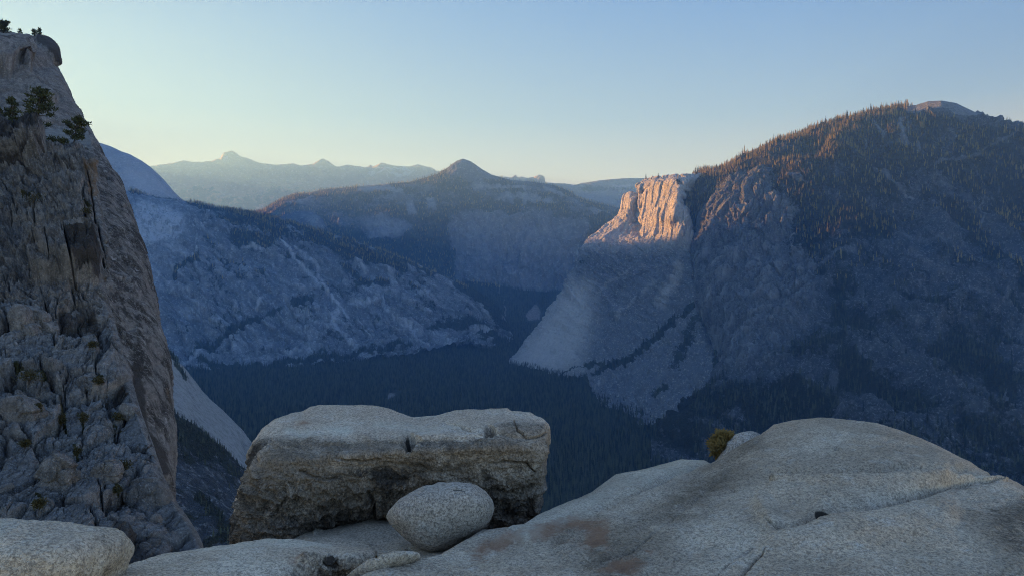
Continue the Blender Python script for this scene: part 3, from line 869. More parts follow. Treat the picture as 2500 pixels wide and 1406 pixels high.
def near_slopes():
    # pale slab flank below the near wall
    edge = [(250, 780), (380, 842), (412, 868), (440, 895), (462, 925), (485, 955), (510, 982), (535, 1003), (558, 1026), (580, 1050), (598, 1075), (612, 1098), (616, 1140), (640, 1200)]
    rows = [[(x + 40, y + 60, 1750) for x, y in edge], [(x, y, 1480 - .12 * (x - 400)) for x, y in edge],
            [(250, 860, 1330), (412, 950, 1310), (450, 985, 1300), (500, 1040, 1290), (545, 1090, 1280), (590, 1140, 1280), (640, 1240, 1270)],
            [(250, 950, 1180), (412, 1030, 1180), (460, 1070, 1170), (510, 1110, 1160), (560, 1150, 1160), (640, 1290, 1160)],
            [(250, 1150, 1000), (640, 1500, 1000)]]
    g = Grid(rows, 1.5, 4, (1,))
    a = math.radians(38)
    V = g.V
    s1 = V[:, 0] * math.cos(a) - V[:, 2] * math.sin(a)
    s2 = V[:, 0] * math.sin(a) + V[:, 2] * math.cos(a)
    n = fbm(np.stack([s1 / 110, s2 / 14, V[:, 1] / 60], 1), 5, .6, 3, True)
    g.push(n * 4.0)
    p = wob(g, 12, 5, 3)
    veg = veg_noise(g, .02, .5, 30, 3) + .9 * line_mask(p, [(405, 850), (430, 890), (450, 925)], 12)
    pale = .35 + .4 * sstep(0, .5, n)
    g.att = {'pale': pale, 'veg': veg, 'rust': 0 * n}
    g.build('pale_slab_hill', M['apron'], 'pale bare granite slabs slanting down beside the near dark wall', 'hill')
    wood(g, veg, 160, 7, 14, 380, 640, 820, 1250, keep=.5)
    # brushy slope in front of it
    top = [(250, 900), (405, 1000), (430, 1022), (465, 1046), (500, 1072), (535, 1102), (565, 1135), (600, 1165), (660, 1230), (760, 1330)]
    rows = [[(x + 20, y + 60, 1050) for x, y in top], [(x, y, 900) for x, y in top], [(250, 1010, 800), (430, 1090, 800), (520, 1160, 800), (620, 1240, 800), (760, 1390, 800)], [(250, 1160, 660), (430, 1200, 660), (560, 1280, 650), (760, 1470, 640)], [(250, 1420, 480), (760, 1700, 480)]]
    g = Grid(rows, 1.6, 5)
    V = g.V
    g.push(fbm(V / 60, 5, .55, 3, True) * 7 + fbm(V / 12, 4, .6, 5) * 1.6)
    p = wob(g, 16, 8, 3)
    veg = veg_noise(g, .30, .7, 30, 3) + .55 * sstep(1150, 1060, p[:, 1] - .35 * (p[:, 0] - 430)) + .6 * line_mask(p, [(480, 1220), (520, 1260), (540, 1310), (560, 1300)], 20) + .6 * line_mask(p, [(500, 1330), (560, 1320)], 20)
    g.att = {'pale': .25 * sstep(0, .5, fbm(V / 20, 4, .6, 8)), 'veg': veg, 'rust': 0 * veg}
    g.build('brushy_slope_hill', M['slope'], 'grey talus slope with dark brush in the gap under the slabs', 'hill')
    wood(g, veg, 900, 3, 8, 380, 760, 950, 1420, keep=.45)


def hidden_ridge():
    # unseen high ridge behind the bald dome, shaped to hold back the low sun
    ln = [(-4900, 3000, 1250), (-4900, 4600, 1480), (-4850, 6000, 1540), (-4600, 7000, 1560), (-4330, 7800, 1460), (-4280, 8600, 1260), (-4250, 9300, 800)]
    P = np.zeros((24, 120, 3))
    t = np.linspace(0, 1, 120)
    L = np.stack([np.interp(t, np.linspace(0, 1, len(ln)), [q[c] for q in ln]) for c in range(3)], 1)
    for i in range(24):
        s = (i - 12) / 12
        P[i] = L + np.array([s * 700, s * 300, 0])
        P[i, :, 2] = FLOOR + (L[:, 2] - FLOOR) * (1 - abs(s)) ** .9
    g = Grid.__new__(Grid)
    g.wobs = {}
    g.P, g.nv, g.nu, g.closed = P, 24, 120, False
    n = fbm(P.reshape(-1, 3) / 700, 4, .5, 3)
    g.P[..., 2] += (n * 60).reshape(24, 120)
    g.att = {'pale': 0 * n + .2, 'veg': 0 * n + .3, 'rust': 0 * n}
    g.build('sun_blocking_mountain', M['haze_range'], 'unseen mountain ridge behind the bald dome, shaped to block the low sun', 'mountain')


far_range()
star_mountain()
half_dome()
blue_ridge()
side_valley()
valley_floor()
G_NOSE = right_nose()
G_RIGHT = right_mountain()
near_slopes()
hidden_ridge()


# ------------------------------------------------------------------ near cliff
def near_wall():
    edge = [(60, 92, 340), (105, 100, 332), (128, 112, 326), (137, 132, 320), (137, 158, 316), (152, 190, 306), (172, 232, 296), (190, 268, 288), (210, 308, 278), (230, 345, 268), (248, 378, 260), (272, 412, 250), (300, 465, 240), (320, 515, 230), (338, 562, 222), (356, 625, 214), (368, 682, 206), (380, 735, 200), (390, 790, 194), (404, 850, 188), (413, 910, 182), (418, 980, 176), (420, 1060, 168), (421, 1130, 162), (423, 1200, 156), (432, 1270, 150), (445, 1330, 145), (470, 1420, 138)]
    top = [(-900, 20, 250), (-300, 60, 260), (-60, 72, 285), (0, 80, 300), (30, 92, 315), (60, 96, 330), (90, 100, 335)]
    rows = []
    for x, y, d in edge:
        f = (y - 92) / (1420 - 92)
        dl = d * (.74 - .02 * f)
        rows.append([(x - 60, y + 10, d * 1.35), (x - 14, y + 3, d * 1.08), (x, y, d), (x - 12, y + 3, d * .965), (x - 50, y + 8, d * .925), (x - 130, y + 10, d * .88), (x - 260, y + 6, d * .84), (-300, y, dl), (-1000, y - 20, dl * .9)])
    # the top runs back over the crest
    rows = [[(-30, 78, 520), (0, 80, 420), (10, 84, 350), (0, 84, 335), (-30, 76, 315), (-80, 70, 300), (-200, 60, 270), (-400, 40, 255), (-1000, 10, 240)],
            [(20, 92, 500), (55, 92, 400), (66, 93, 345), (52, 90, 338), (20, 84, 325), (-60, 72, 305), (-200, 62, 275), (-350, 45, 255), (-1000, 12, 240)]] + rows[1:]
    g = Grid(rows, 2.0, 3)
    V = g.V
    gv = np.arange(len(V)) // g.nu / g.nv
    slabn = fbm(V / np.array([26, 26, 40]), 5, .55, 3, True)
    fl = fbm(V / np.array([6, 6, 46]), 5, .6, 4)
    p = wob(g, 30, 10, 4)
    big = poly_mask(p, [(-200, 60), (60, 90), (72, 150), (68, 190), (50, 170), (20, 190), (-200, 160)], 6)
    ridge = line_mask(p, [(35, 160), (60, 190), (90, 220), (120, 240)], 26)
    over = poly_mask(wob(g, 10, 2.5, 4), [(88, 96), (118, 100), (136, 118), (140, 158), (132, 160), (120, 135), (90, 112)], 3)
    g.push(slabn * 1.6 * (1 - .4 * gv) + fl * .6 + 0.6 * facets((V + 2 * np.stack([fbm(V / 20, 3, .5, j) for j in (5, 6, 7)], 1)) / np.array([9, 9, 70]), 3) + .2 * facets(V / np.array([3.2, 3.2, 16]), 4) + big * 7 * sstep(95, 135, g.px[:, 1]) + ridge * 3 + over * 1.6)
    q = g.px
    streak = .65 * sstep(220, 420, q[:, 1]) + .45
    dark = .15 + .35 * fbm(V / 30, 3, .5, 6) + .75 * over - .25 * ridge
    for l, w, v in (([(330, 900), (345, 1040), (380, 1110), (395, 1150)], 22, .75), ([(240, 400), (262, 480)], 14, .3), ([(300, 720), (310, 850), (330, 950)], 14, .4), ([(240, 600), (268, 660), (300, 760)], 12, .4), ([(395, 500), (360, 480)], 4, .8), ([(0, 130), (40, 140), (70, 130)], 6, .5), ([(55, 150), (62, 200), (70, 260)], 7, .4)):  # first stroke paints the shaded corner beside the blocky cliff
        dark += line_mask(p, l, w) * v
    rust = -.05 + .45 * line_mask(p, [(402, 950), (410, 1080), (417, 1200), (425, 1260)], 22) + .4 * line_mask(p, [(360, 950), (375, 1060)], 10) + .25 * line_mask(p, [(66, 130), (72, 180), (66, 200)], 9)
    veg = q[:, 0] * 0
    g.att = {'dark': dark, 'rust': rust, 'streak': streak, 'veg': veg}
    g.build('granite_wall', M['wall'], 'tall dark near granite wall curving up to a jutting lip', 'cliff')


def near_cliff():
    # levels from the tree ledge down to the foot; each wraps behind its right-hand edge
    lev = [(318, 215, 210), (342, 222, 150), (366, 228, 122), (385, 236, 118.5), (420, 240, 115), (470, 238, 110), (530, 250, 105), (600, 266, 99), (655, 268, 95.5), (700, 258, 92), (760, 275, 88), (850, 300, 80), (920, 322, 74), (1000, 345, 68), (1090, 378, 62), (1160, 402, 58), (1220, 432, 54.5), (1270, 466, 51.5), (1310, 490, 49.5), (1345, 502, 48), (1400, 512, 45), (1480, 520, 42)]
    rows = []
    for i, (y, x, d) in enumerate(lev):
        if i < 3:
            rows.append([(x - 40, y + 2, d + 40), (x - 5, y, d + 8), (x, y, d), (x - 50, y, d - 1), (x - 120, y - 2, d - 3), (-100, y - 4, d - 6), (-900, y - 10, d - 8)])
        else:
            rows.append([(x - 40, y + 10, d + 30), (x - 6, y + 2, d + 5), (x, y, d), (x - 10, y + 3, d - 2), (x - 60, y + 5, d - 3.2), (x - 150, y + 5, d - 4.5), (-60, y + 4, d - 6), (-900, y - 30, d - 10)])
    g = Grid(rows, 1.35, 2)
    V = g.V
    q = g.px
    a = math.radians(33)
    R = np.stack([V[:, 0] * math.cos(a) - V[:, 2] * math.sin(a), V[:, 1] * .45, V[:, 0] * math.sin(a) + V[:, 2] * math.cos(a)], 1)
    Rw = R + .5 * np.stack([fbm(V / 3.5, 3, .5, k) for k in (1, 2, 3)], 1)
    blocky = sstep(700, 860, q[:, 1] + .12 * q[:, 0])
    depthf = np.maximum(V[:, 1], 40) / 70.0
    e1, r1, t1 = voro(Rw / np.array([4.4, 3.0, 1.7]), 1, .75, True)
    e2, r2, t2 = voro(Rw / np.array([1.5, 1.3, .85]), 2, .7, True)
    e3, r3, t3 = voro(Rw / np.array([9.0, 6.0, 3.2]), 5, .6, True)
    crack1 = np.exp(-(e1 / .04) ** 2)
    crack2 = np.exp(-(e2 / .06) ** 2)
    crack3 = np.exp(-(e3 / .03) ** 2)
    dome1 = sstep(0, .3, e1)
    big = fbm(V / 9, 4, .5, 7)
    fl = R + .6 * np.stack([fbm(V / 6, 3, .5, k) for k in (11, 12, 13)], 1)
    flow = fbm(np.stack([fl[:, 0] / 12, fl[:, 1] / 5, fl[:, 2] / 1.5], 1), 6, .62, 9, True)
    sub = sstep(.35, .5, r1[:, 2])
    rough = fbm(V / .8, 5, .62, 3)
    ridgy = fbm(Rw / np.array([2.6, 1.6, .5]), 5, .62, 31, True)
    disp = blocky * ((r1[:, 1] - .5) * 1.0 + (r3[:, 1] - .5) * 1.3 + t1 * 1.3 + t3 * 1.5 + .12 * dome1 - crack1 * .8 - crack3 * 1.0 + sub * ((r2[:, 1] - .5) * .45 + t2 * .7 - crack2 * .36)) \
        + (1 - blocky) * (flow * 1.1 - crack3 * .8 + (r3[:, 1] - .5) * 1.2 + t3 * 1.5 + t1 * .5 - crack1 * .3) + big * 1.2 + .14 * rough + .12 * ridgy + .22 * facets(Rw / np.array([.8, .7, .4]), 8)
    p = wob(g, 20, 5, 4)
    # the jutting ledge block with its dark undercut face and the split block below
    slab = poly_mask(p, [(-200, 356), (112, 352), (118, 400), (100, 412), (-200, 412)], 4)
    blk = poly_mask(p, [(74, 612), (160, 596), (246, 632), (244, 700), (182, 712), (84, 700)], 3.5)
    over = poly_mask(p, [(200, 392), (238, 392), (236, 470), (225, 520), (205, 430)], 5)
    disp += slab * 2.4 + blk * 2.2
    cr = np.zeros(len(p))
    for l, w in (([(160, 590), (168, 625), (180, 706)], 4.5), ([(84, 652), (126, 652)], 2.5), ([(126, 640), (128, 700)], 2), ([(180, 706), (215, 742), (246, 746)], 4), ([(0, 512), (30, 505), (60, 500)], 4), ([(100, 474), (140, 476)], 4), ([(250, 640), (262, 690)], 5), ([(0, 410), (60, 412), (118, 402)], 3.5), ([(35, 740), (60, 760), (100, 790)], 4), ([(110, 735), (115, 780), (130, 770)], 3), ([(130, 770), (190, 745), (240, 762)], 4),
                 ([(240, 560), (265, 660)], 4), ([(215, 420), (235, 560)], 3), ([(230, 1165), (260, 1250)], 3), ([(190, 1240), (255, 1238), (330, 1240)], 5)):
        cr = np.maximum(cr, line_mask(p, l, w))
    disp -= cr * 1.4
    soft = np.minimum(1, np.maximum(.15, sstep(340, 372, q[:, 1])))
    rim = np.interp(q[:, 1], [l[0] for l in lev], [l[1] for l in lev]) - q[:, 0]
    Nv = g.normals()
    out = -np.sum(Nv * V, 1) / np.linalg.norm(V, axis=1)
    soft = soft * (.22 + .78 * sstep(2, 42, rim)) * (.06 + .94 * sstep(.0, .3, out))
    g.push(disp * depthf * soft * 1.1)
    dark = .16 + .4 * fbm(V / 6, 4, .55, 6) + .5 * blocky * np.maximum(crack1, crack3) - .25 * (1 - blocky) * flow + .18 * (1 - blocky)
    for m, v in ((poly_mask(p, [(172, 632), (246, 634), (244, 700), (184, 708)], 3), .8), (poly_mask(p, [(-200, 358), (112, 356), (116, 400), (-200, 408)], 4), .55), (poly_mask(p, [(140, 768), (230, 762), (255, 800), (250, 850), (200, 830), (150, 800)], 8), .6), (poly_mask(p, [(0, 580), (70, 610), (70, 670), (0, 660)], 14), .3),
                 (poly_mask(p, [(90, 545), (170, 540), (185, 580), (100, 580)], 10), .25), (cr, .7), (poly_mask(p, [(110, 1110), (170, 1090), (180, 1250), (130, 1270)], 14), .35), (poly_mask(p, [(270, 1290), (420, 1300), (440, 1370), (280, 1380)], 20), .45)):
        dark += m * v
    rust = .8 * over - .1 + .5 * line_mask(p, [(76, 640), (120, 640)], 12) + .5 * line_mask(p, [(246, 640), (262, 680)], 9) + .3 * line_mask(p, [(225, 850), (290, 900)], 26) + .35 * line_mask(p, [(180, 706), (176, 640)], 3)
    veg = np.zeros(len(p))
    for l, w in (([(40, 905), (75, 920), (110, 925)], 14), ([(85, 960), (95, 1010)], 9), ([(150, 990), (160, 1030)], 9), ([(200, 1000), (205, 1030)], 9), ([(240, 925), (250, 930)], 9), ([(280, 1010), (300, 1020)], 8), ([(280, 1130), (320, 1140)], 12), ([(285, 1190)], 10) if False else ([(280, 1190), (290, 1195)], 9), ([(90, 1225), (105, 1240)], 14), ([(180, 1075), (190, 1110)], 7), ([(0, 345), (120, 345)], 8), ([(60, 490), (100, 480)], 10), ([(200, 515), (225, 520)], 9), ([(225, 840), (235, 845)], 9)):
        veg = np.maximum(veg, line_mask(p, l, w))
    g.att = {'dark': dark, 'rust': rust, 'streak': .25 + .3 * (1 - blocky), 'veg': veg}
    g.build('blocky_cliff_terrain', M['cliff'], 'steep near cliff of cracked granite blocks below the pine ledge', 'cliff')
    return g


near_wall()
G_CLIFF = near_cliff()


# ------------------------------------------------------------------ foreground rocks
def c4(pts, d=None):
    """points measured in an enlarged view of the boulder -> photograph pixels"""
    return [(540 + x * .344, 940 + y * .344) + tuple(r) for x, y, *r in pts]


def ledge():
    sky = [(700, 1480, 4.4), (850, 1420, 4.8), (930, 1385, 5.0), (1049, 1362, 5.2), (1077, 1354, 5.3), (1125, 1329, 5.5), (1194, 1298, 5.8), (1240, 1290, 5.95), (1280, 1286, 6.05), (1314, 1262, 6.3), (1400, 1224, 6.8), (1444, 1205, 7.1), (1506, 1163, 7.6), (1588, 1146, 7.9), (1665, 1125, 8.1), (1718, 1126, 8.1), (1731, 1133, 8.0), (1761, 1117, 8.05), (1818, 1083, 8.2), (1859, 1059, 8.3), (1890, 1038, 8.35), (1934, 1027, 8.3), (1996, 1021, 8.2), (2049, 1024, 8.1), (2140, 1035, 7.95), (2212, 1057, 7.8), (2284, 1086, 7.6), (2356, 1122, 7.35), (2418, 1148, 7.1), (2462, 1167, 7.0), (2500, 1186, 6.9), (2700, 1290, 6.5), (3000, 1420, 6.0)]
    rows = [[(x, y + 160, d + 1.2) for x, y, d in sky], [(x, y + 25, d + .55) for x, y, d in sky], sky,
            [(760, 1500, 4.2), (960, 1410, 4.75), (1100, 1378, 5.05), (1250, 1325, 5.55), (1420, 1255, 6.2), (1560, 1195, 6.8), (1720, 1160, 7.15), (1850, 1095, 7.35), (2000, 1062, 7.45), (2150, 1075, 7.25), (2300, 1120, 6.85), (2440, 1175, 6.45), (2560, 1235, 6.15), (3000, 1450, 5.4)],
            [(800, 1540, 3.95), (1000, 1440, 4.5), (1150, 1405, 4.75), (1300, 1350, 5.15), (1450, 1300, 5.6), (1600, 1250, 5.95), (1750, 1205, 6.3), (1900, 1160, 6.45), (2050, 1150, 6.4), (2200, 1165, 6.2), (2350, 1205, 5.9), (2500, 1250, 5.6), (3000, 1490, 4.9)],
            [(850, 1600, 3.7), (1100, 1470, 4.3), (1300, 1420, 4.6), (1500, 1370, 4.9), (1700, 1310, 5.2), (1900, 1270, 5.35), (2100, 1260, 5.3), (2300, 1290, 5.1), (2500, 1340, 4.85), (3000, 1580, 4.2)],
            [(800, 1700, 3.3), (1300, 1520, 3.95), (1700, 1440, 4.3), (2100, 1400, 4.4), (2500, 1470, 4.1), (3000, 1700, 3.6)],
            [(500, 2100, 2.3), (1300, 1800, 2.8), (1900, 1750, 2.9), (2500, 1800, 2.8), (3200, 2100, 2.3)],
            [(0, 3000, 1.35), (1250, 3000, 1.35), (2500, 3000, 1.35)]]
    g = Grid(rows, 1.5, 4, (2,))
    p = wob(g, 60, 8, 2)
    pr = g.px
    disp = .05 * fbm(g.V / .9, 4, .5, 3) + .014 * fbm(g.V / .12, 4, .6, 5) + .006 * fbm(g.V / .04, 2, .6, 5)
    # long rounded creases and the hole
    pwv = wob(g, 50, 5, 6)

    def groove(l, w, dep):
        return -dep * (.62 * line_mask(pwv, l, w * 2.6, taper=True) ** 1.6 + .38 * line_mask(pwv, l, w * .7, taper=True))
    gr = groove([(1880, 1158), (1982, 1163), (2116, 1160), (2200, 1154), (2298, 1149), (2350, 1148), (2460, 1152)], 12, .125)
    gr += groove([(1880, 1286), (1934, 1292), (1972, 1270), (1996, 1256), (2034, 1240), (2116, 1237), (2170, 1224), (2236, 1206), (2308, 1186), (2380, 1172), (2450, 1172)], 11, .07)
    gr += groove([(1870, 1280), (1900, 1294), (1950, 1294)], 5, .03)
    gr += groove([(1540, 1215), (1640, 1158), (1700, 1140), (1735, 1131)], 6, .035)
    gr += groove([(1535, 1350), (1590, 1307), (1640, 1270), (1680, 1235), (1740, 1190), (1790, 1140), (1860, 1070)], 4, .012)
    gr += groove([(1795, 1420), (1840, 1375), (1870, 1350)], 3.2, .035)
    gr += groove([(1580, 1335), (1530, 1350), (1490, 1368)], 6, .022)
    gr += groove([(1600, 1395), (1640, 1375), (1680, 1352)], 3, .016)
    gr += groove([(2360, 1218), (2400, 1216), (2440, 1224)], 4, .018)
    gr += groove([(2396, 1260), (2420, 1330), (2432, 1360)], 5, .004)
    gr += groove([(1740, 1406), (1790, 1370), (1840, 1340)], 3, .014)
    gr *= 1.2 + .8 * fbm(g.V / .25, 3, .6, 14)
    c1 = [(1880, 1158), (1982, 1163), (2116, 1160), (2200, 1154), (2298, 1149), (2350, 1148), (2460, 1152)]
    c2 = [(1934, 1292), (1972, 1270), (1996, 1256), (2034, 1240), (2116, 1237), (2170, 1224), (2236, 1206), (2308, 1186), (2380, 1172)]
    seam = np.maximum(line_mask(pwv, c1, 4.5, taper=True), .8 * line_mask(pwv, c2, 4.5, taper=True))
    gr += .05 * line_mask(pwv, [(x, y + 20) for x, y in c1], 22, taper=True) - .04 * line_mask(pwv, [(x, y - 12) for x, y in c1], 16, taper=True)
    # raised roll between the creases
    rl = .05 * line_mask(pr, [(1900, 1200), (2100, 1195), (2300, 1172)], 40) + .06 * line_mask(pr, [(1900, 1340), (2060, 1300), (2300, 1250)], 60) + .05 * line_mask(pr, [(1860, 1225), (1880, 1270)], 36)
    hole = sstep(1.2, .5, ((pr[:, 0] - 2014) / 25) ** 2 + ((pr[:, 1] - 1250) / 9.5) ** 2)
    pit = np.clip(1 - (((pr[:, 0] - 2044) / 10) ** 2 + ((pr[:, 1] - 1096) / 6) ** 2), 0, 1)
    scal = line_mask(p, [(1400, 1330), (1500, 1390), (1600, 1420)], 90)
    aa = math.radians(38)
    Vr = np.stack([g.V[:, 0] * math.cos(aa) + g.V[:, 1] * math.sin(aa), -g.V[:, 0] * math.sin(aa) + g.V[:, 1] * math.cos(aa), g.V[:, 2]], 1)
    scale_n = fbm(Vr / np.array([.5, .13, .2]), 5, .62, 9, True)
    scal = np.maximum(scal, .45 * line_mask(p, [(1480, 1300), (1600, 1240), (1760, 1150), (1830, 1090)], 70))
    disp += gr + rl - hole * .06 - pit * .03 + scal * .028 * scale_n + .010 * fbm(Vr / np.array([.9, .16, .3]), 4, .6, 19, True)
    # thin sheet that has peeled along the far left margin
    sh = poly_mask(pr, [(1500, 1120), (1740, 1090), (1732, 1134), (1640, 1158), (1565, 1196), (1440, 1260), (1300, 1320), (1200, 1330), (1300, 1240)], 5)
    disp += sh * .035
    jn = fbm(Vr / np.array([1.1, .2, .4]), 4, .6, 41, True)
    zone = np.clip(.25 + 1.2 * scal + .4 * fbm(g.V / 1.4, 3, .5, 42), 0, 1)
    joint = sstep(.62, .86, jn) * zone
    disp -= .016 * joint
    disp += .012 * zone * facets(Vr / np.array([.45, .12, .3]), 9, .4)
    k = sstep(-12, 20, pr[:, 1] - np.interp(pr[:, 0], [s[0] for s in sky], [s[1] for s in sky]))
    g.push(disp * (.25 + .75 * k))
    rust = np.zeros(len(p))
    for poly, v, s in (([(1290, 1310), (1370, 1268), (1440, 1262), (1495, 1268), (1505, 1290), (1480, 1325), (1450, 1335), (1425, 1300), (1380, 1290), (1300, 1325)], .64, 14), ([(1130, 1345), (1230, 1308), (1330, 1290), (1250, 1330), (1150, 1370)], .45, 12), ([(1455, 1406), (1500, 1370), (1560, 1360), (1600, 1380), (1560, 1420)], .5, 14), ([(1570, 1340), (1600, 1345), (1590, 1370)], .5, 6), ([(1805, 1220), (1830, 1200), (1838, 1215), (1820, 1260)], .35, 6), ([(980, 1400), (1100, 1370), (1200, 1350), (1180, 1420)], .2, 20)):
        rust = np.maximum(rust, poly_mask(p, poly, s) * v)
    dark = np.zeros(len(p))
    for poly, v, s in (([(2400, 1240), (2520, 1190), (2560, 1400), (2460, 1360), (2420, 1310)], .62, 26), ([(2320, 1340), (2390, 1330), (2400, 1380), (2340, 1390)], .3, 16), ([(1500, 1350), (1560, 1320), (1600, 1300), (1570, 1350), (1510, 1380)], .35, 12), ([(2000, 1150), (2200, 1140), (2350, 1135), (2340, 1152), (2100, 1160)], .12, 10), ([(1520, 1406), (1600, 1350), (1700, 1340), (1660, 1406)], .22, 24)):
        dark = np.maximum(dark, poly_mask(p, poly, s) * v)
    dark += 3.5 * hole + .75 * seam + .3 * joint + .3 * line_mask(p, [(2080, 1140), (2200, 1136), (2340, 1140)], 18)  # hole and creases blackened, their shade painted in
    rust += .3 * sstep(.05, .5, fbm(g.V / .8, 4, .6, 55)) + .3 * line_mask(p, [(1180, 1345), (1330, 1300), (1420, 1320), (1520, 1390)], 60)
    worn = .3 + .55 * fbm(g.V / 1.0, 5, .6, 77) + .25 * zone + .5 * line_mask(p, [(1480, 1380), (1600, 1300), (1760, 1160), (1820, 1100)], 90) + .5 * poly_mask(p, [(2380, 1250), (2560, 1200), (2600, 1420), (2440, 1420)], 50)
    g.att = {'rust': rust, 'dark': dark, 'pale': .3 * sh, 'worn': np.clip(worn, 0, 1)}
    g.build('granite_ground', M['ledge'], 'broad rounded granite ground sloping up to a smooth hump', 'rock ledge')


def low_slab():
    sky = [(180, 1440, 4.6), (265, 1397, 5.0), (330, 1374, 5.4), (420, 1346, 5.75), (500, 1332, 6.0), (570, 1321, 6.1), (640, 1316, 6.1), (705, 1315, 6.1), (760, 1321, 6.05), (830, 1334, 6.0), (890, 1343, 5.95), (912, 1349, 5.9), (913, 1356, 5.85)]
    rows = [[(x + 5, y + 90, d + .7) for x, y, d in sky], [(x, y + 14, d + .3) for x, y, d in sky], sky,
            [(200, 1450, 4.5), (300, 1410, 4.85), (420, 1372, 5.3), (540, 1352, 5.5), (660, 1343, 5.55), (760, 1346, 5.55), (840, 1352, 5.6), (905, 1358, 5.7), (911, 1361, 5.75)],
            [(220, 1480, 4.35), (350, 1430, 4.7), (500, 1395, 5.0), (640, 1375, 5.2), (740, 1368, 5.3), (820, 1368, 5.4), (885, 1367, 5.55), (905, 1368, 5.7)],
            [(240, 1520, 4.2), (400, 1470, 4.5), (550, 1440, 4.7), (690, 1408, 5.05), (760, 1395, 5.3), (820, 1388, 5.5), (870, 1380, 5.65), (900, 1374, 5.8)],
            [(240, 1650, 3.7), (450, 1560, 4.1), (600, 1500, 4.5), (700, 1450, 5.0), (760, 1430, 5.35), (830, 1420, 5.6), (870, 1400, 5.75), (895, 1385, 5.9)]]
    g = Grid(rows, 1.4, 4, (2,))
    p = wob(g, 40, 7, 5)
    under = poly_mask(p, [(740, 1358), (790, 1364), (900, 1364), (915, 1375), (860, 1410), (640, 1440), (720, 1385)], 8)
    hole = np.clip(1 - (((g.px[:, 0] - 805) / 22) ** 2 + ((g.px[:, 1] - 1371) / 7) ** 2), 0, 1)
    g.push(.05 * fbm(g.V / .7, 4, .5, 8) + .014 * fbm(g.V / .12, 4, .6, 5) + under * .05 * fbm(g.V / .15, 4, .6, 2, True) - hole * .1)
    rust = .5 * poly_mask(p, [(640, 1400), (700, 1370), (760, 1352), (730, 1390), (640, 1430)], 14) + .25 * line_mask(p, [(560, 1400), (700, 1360), (860, 1350)], 14)
    g.att = {'rust': rust, 'dark': under * .62 + hole, 'pale': rust * 0 + .4 * line_mask(p, [(500, 1335), (640, 1322), (800, 1330)], 14)}  # undercut end and hole carry painted shade
    g.build('low_rock_slab', M['ledge'], 'low pale granite slab with a dark undercut end below the great boulder', 'rock ledge')
    # sandy rock floor between the boulders
    rows = [[(540, 1400, 9.5), (700, 1370, 9.0), (900, 1330, 8.6), (1100, 1300, 8.3), (1215, 1300, 8.2)], [(540, 1340, 8.2), (700, 1310, 7.8), (900, 1262, 7.6), (1100, 1268, 7.4), (1205, 1288, 7.3)],
            [(560, 1360, 7.2), (740, 1300, 7.1), (900, 1284, 7.0), (1080, 1292, 6.9), (1190, 1310, 6.6)], [(600, 1390, 6.6), (760, 1322, 6.6), (900, 1320, 6.5), (1060, 1330, 6.3), (1180, 1340, 6.0)],
            [(620, 1430, 6.0), (800, 1365, 6.1), (920, 1360, 5.95), (1060, 1372, 5.6), (1160, 1400, 5.3)], [(640, 1520, 5.3), (820, 1440, 5.4), (940, 1420, 5.3), (1060, 1440, 5.0), (1160, 1480, 4.7)]]
    g = Grid(rows, 1.5, 4)
    p = wob(g, 30, 6, 5)
    st = line_mask(p, [(770, 1300), (790, 1280), (860, 1268), (930, 1262)], 8) - .8 * line_mask(p, [(905, 1328), (960, 1315), (990, 1300)], 6) - .8 * line_mask(p, [(960, 1360), (1000, 1335)], 4)
    g.push(.03 * fbm(g.V / .5, 5, .55, 8) + .03 * st)
    g.att = {'rust': .55 * line_mask(p, [(925, 1325), (935, 1345)], 9), 'dark': .35 * line_mask(p, [(700, 1310), (800, 1275), (950, 1262)], 18), 'pale': .3 * st}
    g.build('sandy_rock_ground', M['pale'], 'pale worn rock ground between the great boulder and the egg-shaped stone', 'rock ledge')


